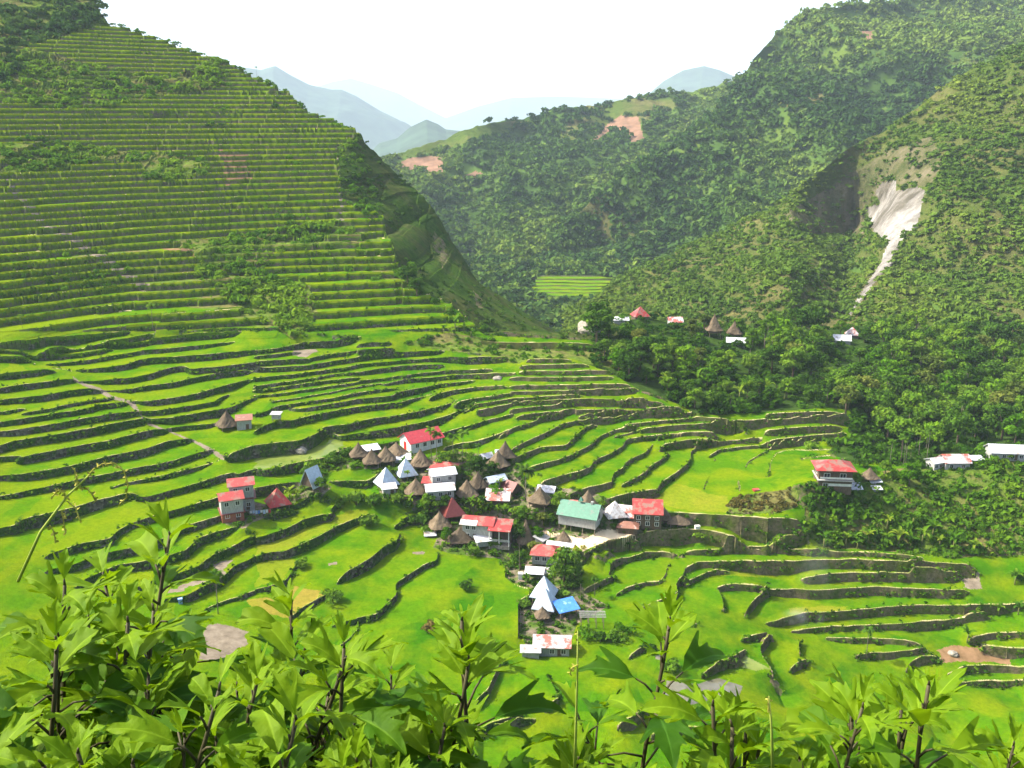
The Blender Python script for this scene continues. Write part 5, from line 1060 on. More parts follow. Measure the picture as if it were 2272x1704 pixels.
 (HO,'pink roofed hut right of the red crest houses','hut',(1497,722),'gable',5.0,4.0,1.6,1.4,0,'pale','patchy',0),
 (TH_,'thatched peak rising from the trees on the crest','hut',(1583,748),'thatch',4.6,4.6,1.4,6.0,0,'wood','thatch',1.4),
 (TH_,'thatched roof behind the white crest roof','hut',(1628,752),'thatch',4.4,4.4,1.0,4.6,0,'wood','thatch',1.2),
 (SH,'bright white roof among dark trees at the crest middle','shed',(1632,768),'gable',6.4,4.0,1.6,1.2,-10,'grey','white',0),
 (HO,'white roofed house between the big crest trees','house',(1866,764),'gable',6.4,4.4,1.8,1.6,-14,'pale','white',0),
 (HO,'small pink peaked roof above the white crest house','hut',(1890,750),'pyramid',4.2,4.2,1.2,3.0,0,'wood','patchy',0),
]
for t in T:
    nm, lb, cat, uv, rf, L, W, h, rh, yaw, wl, rm, st = t
    big = nm == HO and h > 2; w = ()
    if big:
        k = max(2, int(L / 2.2)); w = [('f', -L/2 + L * (i + .5) / k, st + h - 1.75, .9, .95) for i in range(k)]
        if h > 4: w += [('f', -L/2 + L * (i + .5) / k, st + .9, .9, .95) for i in range(k)]
        w += [('l' if yaw > 0 else 'r', 0, st + h - 1.75, .9, .95)]
    H(nm, lb, cat, uv, rf, L, W, h, rh, yaw, wl, rm, st, .75 if rf == 'thatch' else .45, w, ('f', L * .22, st + .02, .85, 1.55) if (big or (h > 1.8 and rf != 'thatch')) else None, z=None)
# tower house trim, school, L shaped house, red hip house, three-storey house
def get(label): return next(o for o in C.objects if o.get('label') == label)
o = get('front block of the tower house, red bricks at its foot'); MB().box(-2.53, 2.53, -2.33, 2.33, -1.2, 1.9).build('brick_base', WM['brick'], o); MB().solid([[(-2.9,-2.8,2.0),(2.9,-2.8,2.0),(2.9,2.6,2.0),(-2.9,2.6,2.0)]], .12).build('ledge', RF['darkred'], o)
o = get('rear block of the red roofed tower house'); MB().solid([[(-3.3,-3.1,3.1),(3.3,-3.1,3.1),(3.3,2.8,3.1),(-3.3,2.8,3.1)]], .14).build('lower_roof', RF['darkred'], o)
sc = H('school', 'grey plank school on short stilts with green roof by the plaza', 'school', P7(590, 225), 'gable', 9.6, 6.2, 3.0, 2.4, -22, 'grey', 'green', .7, .45, [('r',0,2.2,1.6,1.9)], None)
MB().box(2.6, 3.2, -.3, .3, 5.6, 6.6).build('bell_cote', WM['grey'], sc); m = MB(); hip_roof(m, .8, .8, 6.6, .9, .15, .06, .02); m.build('spire', RF['green'], sc); MB().box(-3.2, 4.2, -3.14, -3.03, .75, 2.2).build('lower_boards', WM['pale'], sc)
o = H('house', 'two-storey house with red roof and white striped roof end, open verandah', 'house', P6(1930, 300), 'gable', 7.4, 5.0, 4.6, 1.0, -8, 'pale', 'red', 0, .5, [('f',-2.4,3,.9,.9),('f',-.8,3,.9,.9),('f',-2.4,.9,1,1)], ('f', -.6, 0, .9, 1.9), th=.1)
m = MB(); m.solid([[(-4.3,-3.3,4.45),(0,-3.3,4.45),(0,-1.2,5.1),(-4.3,-1.2,5.1)]], .1); m.build('striped_roof_panel', RF['striped'], o)
m = MB(); m.solid([[(3.0,-4.3,3.9),(8.6,-4.3,3.9),(8.6,.6,5.2),(3.0,.6,5.2)]], .12); m.build('verandah_roof', RF['red'], o)
for x in (3.4, 5.8, 8.2): MB().tube([(x, -3.9, -1), (x, -3.9, 4)], .12).build('post', WM['trim'] if 'trim' in WM else WM['white'], o)
MB().box(3.6, 8.4, -1.6, 2.0, -1, 3.6).build('back_room', WM['wood'], o); MB().box(3.1, 8.4, -3.8, -3.7, .9, 1.5).build('railing', WM['pale'], o); MB().box(3.1, 8.4, -4.0, 1, -1, -.1).build('verandah_floor', WM['stone'], o)
o = H('house', 'grey walled house under a red hipped roof, behind the big tree', 'house', P7(300, 500), 'hip', 6.4, 4.6, 2.6, 1.6, -6, 'grey', 'red', .5, .6, [('f',-2,1.5,1,1),('f',-.3,1.5,1,1),('f',1.6,1.5,1,1)], None)
o = H('house', 'three-storey dark house with red hipped roof above the bushy slope', 'house', P4(545, 1385), 'hip', 8.4, 6.0, 5.6, 1.7, -2, 'wood', 'red', 0, .9, [('f',-2.2,3.5,1.4,1),('f',1.8,3.5,1.4,1),('f',-2.4,.8,1.2,1),('l',0,3.5,1.6,1)], ('f', .4, 0, 1, 1.9))
MB().solid([[(-4.6,-3.9,2.9),(4.6,-3.9,2.9),(4.6,3.4,2.9),(-4.6,3.4,2.9)]], .18).build('balcony', WM['pale'], o); MB().box(-4.0, 4.0, -3.8, -3.72, 3.3, 3.75).build('railing', WM['white'], o); MB().box(-1.6, 4.3, -3.06, -3.0, 1.1, 1.8).build('shutter', WM['white'], o)
o = thing('pergola', 'bare timber frame of poles right of the blue tarpaulin', 'pergola', tuple(hit(*P7(690, 1000))), 0)
for i in range(4):
    for j in range(2): MB().tube([(-2.4 + 1.6 * i, -1.2 + 2.4 * j, -1), (-2.4 + 1.6 * i, -1.2 + 2.4 * j, 2.6)], .09).build('post', WM['post'], o)
for i in range(7): MB().tube([(-2.8, -1.4 + .45 * i, 2.65 + .03 * (i % 2)), (2.9, -1.4 + .45 * i, 2.6 + .05 * (i % 3))], .06).build('beam', WM['pale'], o)
def pole(uv, top, label, rad=.07):
    g = hit(*uv); d = math.hypot(*g); h = (uv[1] - top) / F * d / math.cos(RAD(22))
    o = MB().tube([(0, 0, -.5), (.05, 0, h * .5), (0, .03, h)], [rad, rad * .85, rad * .6], 6).build('pole', WM['post'], None); o.location = g; tag(o, label, 'pole')
pole(P7(62, 570), P7(0, 300)[1], 'thin bare pole left of the grey house with red hipped roof'); pole(P7(590, 790), P7(0, 650)[1], 'short bare stake beside the timber frame')
def box_thing(name, label, cat, uv, dims, mat, rz=0):
    g = hit(*uv); x, y, z = dims; m = MB().box(-x/2, x/2, -y/2, y/2, -.2, z).box(-x/2-.06, x/2+.06, -y/2-.06, y/2+.06, z, z + .09); o = m.build(name, mat, None); o.location = g; o.rotation_euler = (0, 0, RAD(rz)); tag(o, label, cat)
box_thing('water_tank', 'white water tank beside the awning stall', 'tank', P7(75, 600), (1.1, 1.1, 1.4), WM['white']); box_thing('crate', 'small white box on the path by the round thatched shelter', 'box', P7(1600, 175), (1.2, .8, 1.0), WM['white'], 10)
box_thing('crate', 'blue box behind the leaves at the foot of the terraces', 'box', P5(1560, 815), (.8, .6, 1.1), plain('blue_plastic', (.25, .4, .7), .5, .1), 20); box_thing('tarpaulin_heap', 'red tarpaulin spread on the flat green field', 'tarpaulin', P3(2110, 1355), (1.7, 1.3, .25), RF['red'], 12)
def boulder(uv, R, label, seed, flat=.6):
    r = random.Random(seed); g = hit(*uv); import bmesh
    bm = bmesh.new(); bmesh.ops.create_icosphere(bm, subdivisions=3, radius=R); ph = r.random() * 50
    for v in bm.verts:
        k = 1 + .35 * float(fbm(np.array([v.co.x * 1.3 / R + ph]), np.array([v.co.y * 1.3 / R + v.co.z / R]), seed)[0]); v.co = Vector((v.co.x * k, v.co.y * k, v.co.z * k * flat))
    me = bpy.data.meshes.new('boulder'); bm.to_mesh(me); me.materials.append(WM['stone']); o = link('boulder', me); o.location = (g[0], g[1], g[2] + R * flat * .3); tag(o, label, 'boulder')
boulder(P2(390, 1020), 1.7, 'pale boulder at the foot of the bushy wall by the muddy pond', 3); boulder((1310, 735), 5.0, 'pale rock outcrop at the end of the level field on the saddle', 5, .7); boulder((1338, 722), 4.2, 'rounded rock outcrop closest to the wooded crest', 6, .7)
boulder(P8(1600, 1255), 1.1, 'heap of brown earth on the cleared ground', 8); boulder(P2(2090, 395), 1.4, 'pale stones beside the top terrace bank', 9)

def laundry(uv, label, n, yaw, seed):
    r = random.Random(seed); o = thing('laundry_line', label, 'laundry', tuple(hit(*uv)), RAD(yaw)); w = n * .62
    for s in (-1, 1): MB().tube([(s * w / 2, 0, -.4), (s * w / 2, 0, 1.75)], .05).build('post', WM['post'], o)
    MB().tube([(-w / 2, 0, 1.68), (0, 0, 1.6), (w / 2, 0, 1.68)], .015, 4).build('line', WM['pale'], o)
    for i in range(n):
        x = -w / 2 + .62 * (i + .5); h = r.uniform(.6, 1.05); m = MB(); y = [.03 * math.sin(k * 1.7 + i) for k in range(5)]
        for k in range(4): m.add([(x - .26 + .13 * k, y[k], 1.62 - h), (x - .26 + .13 * (k + 1), y[k + 1], 1.62 - h), (x - .26 + .13 * (k + 1), .4 * y[k + 1], 1.62), (x - .26 + .13 * k, .4 * y[k], 1.62), (x - .26 + .13 * k, y[k] + .02, 1.62 - h), (x - .26 + .13 * (k + 1), y[k + 1] + .02, 1.62 - h), (x - .26 + .13 * (k + 1), .4 * y[k + 1] + .02, 1.62), (x - .26 + .13 * k, .4 * y[k] + .02, 1.62)], [(0, 1, 2, 3), (7, 6, 5, 4), (0, 4, 5, 1), (3, 2, 6, 7)])
        m.build('cloth', CL[r.randrange(4)], o)
CL = [plain('white_cloth', (.6, .6, .6), .8, .1), plain('blue_cloth', (.12, .22, .5), .8, .15), plain('red_cloth', (.45, .05, .05), .8, .15), plain('pale_blue_cloth', (.4, .5, .62), .8, .1)]
laundry(P2(40, 1580), 'washing line between the tower house and the red pyramid roof', 8, 12, 1); laundry(P6(2080, 310), 'washing under the open verandah of the two-storey red roofed house', 5, -10, 2)
# ------------------------------------------------------------------ trees, palms, bananas, shrubs
def place(proto, uv, sc=1, rz=None, label=None, group=None, sink=0):
    g = hit(*uv)
    if g is None: return None
    return dup(proto, (g[0], g[1], g[2] - sink), random.random() * 6.28 if rz is None else rz, sc, label, group)
PT = {k: tree(f'{k}_tree', 'x', 'tree', 9, 3.6, m_, s_, lv, .46, nb_) for k, m_, s_, lv, nb_ in (('dark', 'dark', 1, 950, 18), ('leafy', 'mid', 2, 950, 15), ('olive', 'olive', 3, 850, 14), ('bright', 'bright', 4, 850, 13))}
PT['tall'] = tree('tall_tree', 'x', 'tree', 14, 3.4, 'mid', 5, 900, .46, 14, .28, 1.3, 'palebark', .5); PT['broad'] = tree('broad_tree', 'x', 'tree', 8.5, 4.6, 'dark', 6, 1200, .48, 22)
used_proto = set()
FOREST_L = {'dark': 'dark green broadleaf tree crowded among others on the wooded spur', 'leafy': 'mid green leafy tree crowded among others on the wooded spur', 'olive': 'dull olive tree crowded among others on the wooded spur', 'bright': 'fresh bright green tree standing out on the wooded spur', 'tall': 'tall tree with bare pale trunk on the wooded spur', 'broad': 'broad spreading dark tree on the wooded spur'}
for o in PT.values(): o['group'] = 'trees on the wooded spur'; 
cand = pix_pts([(1300,752),(1380,715),(1500,728),(1640,745),(1800,745),(1960,735),(2300,750),(2300,960),(2180,985),(2060,1010),(1990,995),(1890,930),(1850,900),(1700,905),(1600,914),(1535,914),(1510,895),(1460,880),(1415,862),(1390,842),(1350,820),(1345,795),(1325,770)], 1500, r_)
sel = []; cu, cv = project(cand)
HSP = [(1377,718),(1420,708),(1452,700),(1497,722),(1583,748),(1630,768),(1866,764),(1890,750)]
for i in range(len(cand)):
    if any(abs(cu[i] - hu) < 25 and -8 < cv[i] - hv < 56 for hu, hv in HSP): continue
    if all((cu[i] - cu[j]) ** 2 + (1.7 * (cv[i] - cv[j])) ** 2 > 29 ** 2 for j in sel): sel.append(i)
kinds = list(PT)
for n_, i in enumerate(sel[:290]):
    low = cv[i] > 850 and cu[i] < 1850
    k = random.choices(kinds, [5, 5, 3.2, 1.3, 1.6, 2.2])[0]; sc = random.uniform(.85, 1.4) * (.62 if any(abs(cu[i] - hu) < 46 and -30 < cv[i] - hv < 100 for hu, hv in HSP) else 1) * (.58 if low else 1) * (.8 if k == 'tall' else 1)
    loc = (cand[i][0], cand[i][1], cand[i][2] - .3)
    if k not in used_proto:
        used_proto.add(k); o = PT[k]; o.location = loc; o.scale = (sc,) * 3; o['label'] = FOREST_L[k]
    else: o = dup(PT[k], loc, random.random() * 6.28, sc, FOREST_L[k])
def pr(k, uv, sc, label): o = place(PT[k], uv, sc, label=label); o['group'] = ''; del o['group']; return o
pr('bright', P4(2130, 960), 1.05, 'large bright green tree behind the long white roofed house'); pr('bright', P4(690, 660), .8, 'lime green tree at the right end of the terraces'); pr('bright', P4(1215, 1330), .75, 'bright round tree between the right hand houses'); pr('leafy', P4(1010, 1230), .5, 'small leafy tree behind the small right hand thatched hut')
pr('broad', P7(450, 640), .92, 'big spreading tree beside the red hipped roof house'); pr('dark', P2(1910, 1255), .72, 'round dark tree in the village below the palms'); pr('leafy', P2(1620, 1180), .55, 'small leafy tree below the church side'); pr('leafy', P3(410, 1560), .68, 'leafy tree between the weathered hut and the green school')
pr('leafy', P7(110, 160), .62, 'tree left of the green school roof'); pr('olive', P7(260, 170), .5, 'small olive tree touching the school corner'); pr('dark', P7(60, 300), .6, 'dark tree left of the tall oval thatch'); pr('bright', P7(215, 300), .5, 'bright little tree right of the tall oval thatch'); pr('bright', P6(1640, 280), .42, 'bright young tree between two thatched huts at the field edge')
pr('dark', P2(1730, 1330 - 60), .5, 'dark tree behind the two-storey grey house'); pr('leafy', P2(560, 1370), .42, 'leafy little tree beside the tall folded white roof'); pr('leafy', P7(75, 520), .55, 'slim leafy tree beside the bare pole'); pr('leafy', P2(1500, 1560), .6, 'leafy tree at the corner of the stilt house'); pr('leafy', P6(1640, 30), .55, 'leafy tree behind the maroon pyramid'); pr('dark', P2(2040, 1240), .5, 'dark tree below the pale thatched hut'); pr('leafy', P2(1700, 1170), .62, 'leafy tree left of the tall palms'); pr('olive', P7(190, 420), .5, 'olive tree above the red hipped roof'); pr('dark', (905, 640), 1.0, 'lone dark tree on the edge of the steep hill'); pr('leafy', (925, 660), .8, 'smaller leafy tree below the lone tree on the steep hill edge')
PB = {k: bush(f'{k}_shrub', 'x', 'shrub', 1.5, 1.6, m_, s_) for k, m_, s_ in (('green', 'mid', 1), ('dark', 'dark', 2), ('lime', 'bright', 3), ('yellow', 'yellow', 4), ('brown', 'brown', 5))}
fb = set()
def sb(k, uv, sc, label):
    if k not in fb:
        fb.add(k); o = PB[k]; o.location = hit(*uv); o.scale = (sc,) * 3; o['label'] = label
    else: place(PB[k], uv, sc, label=label)
for k, uv, sc, lb in [('dark',P2(770,1070),1.5,'dark shrub left of the leftmost village hut'),('dark',P2(1240,1455),1.6,'round dark shrub beside the lower silver pyramid lean-to'),('yellow',P2(1590,1190),1.4,'yellow green shrub below the church palms'),('lime',P2(2060,1370),1.3,'lime yellow shrub in front of the pale blue tin roof'),
 ('yellow',P7(560,380),1.0,'yellow flowering shrub at the plaza corner'),('yellow',P3(180,1430),.7,'yellow shrub below the coconut palm'),('green',P6(1860,350),1.1,'shrub in front of the ragged thatch'),('dark',P2(870,1480),2.0,'big dark hedge shrub above the yellow green strip'),('dark',P2(1020,1475),1.9,'dark hedge shrub beside the small green field'),('green',P2(720,1490),1.0,'small shrub at the tip of the yellow green strip'),
 ('green',P6(680,790),1.6,'rounded shrub on the wall end between two fields'),('dark',P6(960,130),1.7,'dark shrub growing on the yellow strip wall'),('dark',P6(1440,140),1.9,'dark shrub on the bank below the maroon pyramid'),('dark',P6(370,500),1.2,'shrub on the tip of the oval yellow field'),('green',P4(360,990),1.5,'shrub on the wall of the upper right field'),('green',P4(560,970),1.6,'pale shrub on the terrace bank at upper right'),('dark',P4(830,1160),1.6,'dark shrub at the foot of the areca palms'),
 ('dark',P8(1165,610),.9,'lone shrub on the third wall at lower right'),('green',P8(2150,600),1.2,'shrub at the right frame edge beside the dry path'),('green',P7(1380,1400),1.3,'tufted shrub beside the grey pond'),('dark',P7(1190,1240),1.1,'dark shrub above the grey pond'),('green',P7(900,1120),1.4,'garden shrub in the walled plot right of the striped roof house'),('dark',P7(760,1140),1.2,'dark garden shrub in the walled plot'),('lime',P7(620,1090),1.2,'lime garden plant nearest the striped roof house'),('lime',P7(960,1060),1.1,'lime shrub at the far end of the walled plot'),
 ('dark',P2(420,1235),1.4,'dark shrub above the tall folded white roof'),('dark',P2(650,1130),1.8,'dense shrub on the bank of the muddy pond'),('green',P2(520,1160),1.6,'green shrub on the pond bank'),('dark',P2(1350,1110),1.0,'dark shrub between church steps and big hut'),('green',P2(2000,1240),1.2,'shrub under the pale thatched hut'),('green',P2(1960,1530),1.3,'shrub in the corn patch at the village centre'),('dark',P2(1560,1640),1.5,'dark shrub under the stilt house'),('brown',P3(1960,1480),1.2,'brown dried shrub on the rust coloured mound'),('dark',P6(1795,690),1.25,'dark shrubby mound standing in the long bright field'),('brown',P6(1480,1050),1.2,'brown shrub at the field edge behind the leaves'),('dark',P2(1690,1390),1.5,'dark shrub right of the two-storey grey house'),('lime',P2(1440,1490),1.0,'lime shrub under the broad thatched hut'),('dark',P2(1960,1460),1.3,'dark shrub left of the square white tin roof'),('green',P2(2150,1530),1.4,'shrub below the square white tin roof'),('dark',P2(1780,1560),1.5,'dark shrub right of the maroon pyramid'),('green',P6(1500,190),1.2,'shrub above the field edge thatched hut'),('dark',P6(1900,400),1.3,'dark shrub at the wall under the ragged thatch'),('dark',P6(2090,330),1.4,'dark shrub right of the open verandah'),('green',P7(40,460),1.3,'shrub at the foot of the bare pole'),('lime',P7(330,320),1.0,'lime shrub between the lean-to and the plaza'),('dark',P7(330,130),1.4,'dark shrub against the school wall'),('green',P3(60,1560),1.4,'shrub below the coconut palm'),('dark',P2(1290,1500),1.3,'dark shrub right of the round shrub in the village'),('dark',P7(520,690),1.3,'dark shrub under the big spreading tree'),('green',P7(420,760),1.2,'shrub behind the white pyramids'),('dark',P7(110,860),1.2,'dark shrub on the bank left of the white pyramids'),('green',P7(1620,240),1.0,'shrub below the path wall near the round shelter'),('green',P2(1230,1200),1.1,'shrub left of the upper silver pyramid')]: sb(k, uv, sc, lb)
PA = palm('areca_palm', 'x', 8.5, 3, 14, 1.9, .09, mat='dark', w=.85); first = True
def pm(uv, top, lb, proto=None, grp=None, f=1.0):
    global first
    proto = proto or PA; g = hit(*uv); d = np.linalg.norm(g); h = (uv[1] - top) * d / F / math.cos(RAD(20)); s = h / (8.5 + .5) * f
    dup(proto, tuple(g), random.random() * 6.28, (max(s, .55), max(s, .55), s), lb, grp)
for uv, top, lb in [(P2(1515,1080),P2(0,830)[1],'slim palm rising before the church roof'),(P2(1560,1110),P2(0,865)[1],'palm just right of the church gable end'),(P2(1712,1180),P2(0,885)[1],'tallest left palm of the village palm group'),(P2(1785,1120),P2(0,850)[1],'slim tall palm in the middle of the village palm group'),(P2(1815,1125),P2(0,960)[1],'yellowing palm in the village palm group'),
 (P2(1925,1080),P2(0,960)[1],'short full palm right of the village palm group'),(P2(1310,1290),P2(0,1190)[1],'little palm before the upper silver pyramid'),(P2(960,910),P2(0,860)[1],'tiny palm on the terrace wall above the village'),(P3(245,1340),P3(0,1215)[1],'slim palm at the field edge right of the coconut palm'),(P7(475,810),P7(0,715)[1],'low palm right of the white pyramids'),
 (P5(1885,905),P5(0,560)[1],'lone slim palm on the yellow terrace above the leaves'),(P8(848,1290),P8(0,1050)[1],'thin lone palm among the lower right terraces'),((340,735),683,'lone palm on the middle left terraces'),((50,728),703,'lone palm at the far left of the terraces'),((570,170),152,'tiny palm on the skyline of the terraced hill'),(P7(715,750),P7(0,600)[1],'spindly palm sapling behind the timber frame'),
 (P4(670,690),P4(0,560)[1],'young palm at the forest foot right of the terraces')]: pm(uv, top, lb)
for i, (x, y, t) in enumerate([(1145,1120,900),(1170,1140,920),(1230,1110,990),(1050,1130,940),(1280,1000,850),(1300,1080,860),(1370,1090,850),(1357,1060,870),(1010,640,380),(1020,650,400),(1040,640,450),(930,440,260)]): pm(P4(x, y), P4(0, t)[1], 'areca palm with thin pale trunk in the grove left of the ridge houses' if x > 1045 else 'slim pale trunked palm against the dark wooded spur', grp='areca palms left of the ridge houses' if x > 1045 else 'slim palms against the spur')
PA.location = hit(*P4(1190, 1130)); PA['label'] = 'areca palm with thin pale trunk in the grove left of the ridge houses'; PA['group'] = 'areca palms left of the ridge houses'
CO = palm('coconut_palm', 'coconut palm with drooping crown in the middle of the village', 8, 9, 18, 3.2, .17, w=1.0); g = hit(*P3(118, 1440)); CO.location = g
dup(CO, tuple(hit(*P2(180 + 1780, 1560))), 1, .5, 'short bushy palm among the corn at the village centre')
BN = banana('banana_plant', 'x', 3.6, 1); B2 = banana('banana_plant', 'x', 3.2, 7, 6); bl_ = 'banana plant with broad ragged leaves below the bushy right slope'
bs = [(480,330),(670,330),(740,330),(770,345),(1030,160),(1020,330),(1230,345),(1330,300),(1480,330),(1600,350),(1780,385),(600,300),(860,300),(1130,320),(940,180),(1250,150),(300,250),(1420,240),(1700,200),(1900,380)]
for i, (x, y) in enumerate(bs):
    o = (BN, B2)[i] if i < 2 else None; g = hit(*P8(x, y)); s = random.uniform(.9, 1.5)
    if o: o.location = g; o.scale = (s,) * 3; o['label'] = bl_; o['group'] = 'bananas at the foot of the right slope'
    else: dup(random.choice((BN, B2)), tuple(g), random.random() * 6, s, bl_, 'bananas at the foot of the right slope')
for uv, s, lb in [(P8(2130,650),1.1,'banana plant at the right frame edge by the dry path'),(P8(1990,915),.9,'banana plant on the burnt wall at far right'),(P8(2160,910),1.0,'banana plant at the right edge below the burnt wall'),(P8(1720,1150),1.1,'spiky broad leaved plant amid the lower right terraces'),(P2(290,1440),1.1,'banana clump behind the red pyramid roof'),(P2(350,1450),.9,'smaller banana plant behind the red pyramid roof'),(P2(600,1350),.9,'banana plant right of the tall folded white roof'),(P2(1540,1600),1.0,'banana plant under the stilt house'),(P2(1900,1540),1.0,'banana plant in the corn patch'),(P2(2020,1560),.9,'banana plant right of the corn patch')]:
    o = dup(BN, tuple(hit(*uv)), random.random() * 6, s, lb); del o['group']
for x, y in [(1330, 1500), (1470, 1580), (1480, 1620), (1800, 1510), (1860, 1520), (1930, 1520), (1980, 1540), (2110, 1340), (1640, 1210), (1850, 1280), (1880, 1320), (1280, 1180), (1500, 1240)]: dup(random.choice((BN, B2)), tuple(hit(*P2(x, y))), random.random() * 6, random.uniform(.7, 1.05), 'leafy banana plant squeezed between the village roofs', 'banana plants between the village roofs')
for x, y in [(20, 380), (90, 420), (250, 420), (330, 250), (360, 620), (420, 700), (560, 430), (590, 560), (130, 640)]: dup(random.choice((BN, B2)), tuple(hit(*P7(x, y))), random.random() * 6, random.uniform(.7, 1.0), 'small banana plant in the lower part of the village', 'banana plants in the lower village')
gb = 'banana plants at the lower edge of the wooded spur'
for u, v in [(1430,835),(1465,832),(1500,838),(1530,832),(1545,860),(1400,825),(1580,850),(1620,870),(1660,865),(1700,880),(1740,890),(1640,890),(1480,870),(1010,735),(1030,740),(985,742),(1045,748),(1000,750)]:
    low = u < 1100; g = hit(u, v); dup(random.choice((BN, B2)), tuple(g), random.random() * 6, random.uniform(1.1, 1.8), 'banana plant in the thicket beside the level field on the saddle' if low else 'banana plant with pale leaves at the lower edge of the wooded spur', 'bananas beside the saddle field' if low else gb)
# ------------------------------------------------------------------ wild sunflower shoots right in front of the camera
def leafm(name, a, b, back):
    n = N(name, .6, .10); g = n.node("ShaderNodeNewGeometry"); f = n.noise(9, 4, vec=n.node("ShaderNodeTexCoord").outputs["Object"])
    top = n.ramp(f, [(.3, a), (.7, b)]); top = n.mix(n.ramp(n.attr('vein'), [(.0, (0, 0, 0)), (1, (1, 1, 1))]), top, tuple(min(1, x * 1.4 + .01) for x in b))
    n.color(n.mix(g.outputs["Backfacing"], top, back)); n.bump(n.noise(26, 4, vec=n.node("ShaderNodeTexCoord").outputs["Object"]), .35, .012)
    n.translucent(.36, n.mix(.6, top, (.26, .42, .004))); return n.m
LM = [leafm('shoot_leaf', (.036, .104, .002), (.075, .158, .003), (.080, .15, .012)), leafm('young_leaf', (.085, .175, .003), (.145, .235, .005), (.12, .20, .015)), leafm('deep_leaf', (.016, .062, .003), (.036, .105, .004), (.045, .095, .010))]
M['shootstem'] = plain('shoot_stem', (.055, .048, .022), .6, .4, 8); M['youngstem'] = plain('young_stem', (.24, .30, .05), .6, .3, 8)
OUT = np.array([(0,.012),(.05,.04),(.11,.075),(.18,.13),(.24,.20),(.30,.29),(.345,.345),(.375,.335),(.40,.27),(.425,.19),(.46,.145),(.51,.14),(.56,.165),(.60,.19),(.63,.185),(.66,.145),(.72,.115),(.80,.09),(.88,.058),(.95,.026),(1.0,.002)])
def leaf_geo(r, L, base, az, el, roll, bend, lob=1.0, wide=1.0):
    """lobed leaf with a folded midrib; returns verts, faces, vein"""
    n = len(OUT); cols = np.array([-1, -.78, -.45, -.1, 0, .1, .45, .78, 1.0]); k = len(cols)
    t = OUT[:, 0]; w0 = OUT[:, 1] * wide; w = np.where(lob > .5, w0, .26 * np.sin(np.pi * np.clip(t, .01, .99)) ** .8)
    fold = r.uniform(.15, .5); wav = r.uniform(.012, .035); ph = r.uniform(0, 6)
    ang = el - bend * t ** 1.5; dx = np.cos(ang); dz = np.sin(ang); px = np.r_[0, np.cumsum((dx[1:] + dx[:-1]) / 2 * np.diff(t))]; pz = np.r_[0, np.cumsum((dz[1:] + dz[:-1]) / 2 * np.diff(t))]
    asym = 1 + r.uniform(-.12, .12)
    Y = w[:, None] * cols[None] * np.where(cols > 0, asym, 1)[None]; fwd = np.where(np.abs(cols) > .4, np.abs(cols) ** 2.5 * .34, 0)[None] * np.clip((w[:, None] - .13) * 5, 0, 1)
    N_ = fold * np.abs(Y) + wav * np.sin(t[:, None] * 17 + ph + cols[None] * 2) * np.abs(cols[None]) - .22 * Y ** 2
    X = px[:, None] + fwd * dx[:, None] - N_ * dz[:, None]; Zz = pz[:, None] + fwd * dz[:, None] + N_ * dx[:, None]
    c, s = math.cos(roll), math.sin(roll); Y2 = Y * c - 0 * N_; Zz = Zz + Y * s
    P = np.stack([X, Y2, Zz], -1).reshape(-1, 3) * L; ca, sa = math.cos(az), math.sin(az)
    P = np.stack([P[:, 0] * ca - P[:, 1] * sa, P[:, 0] * sa + P[:, 1] * ca, P[:, 2]], -1) + base
    ids = np.arange(n * k).reshape(n, k); f = np.stack([ids[:-1, :-1], ids[1:, :-1], ids[1:, 1:], ids[:-1, 1:]], -1).reshape(-1, 4)
    vein = np.tile((np.abs(cols) < .05).astype(float), n) * .8
    return P, f, vein
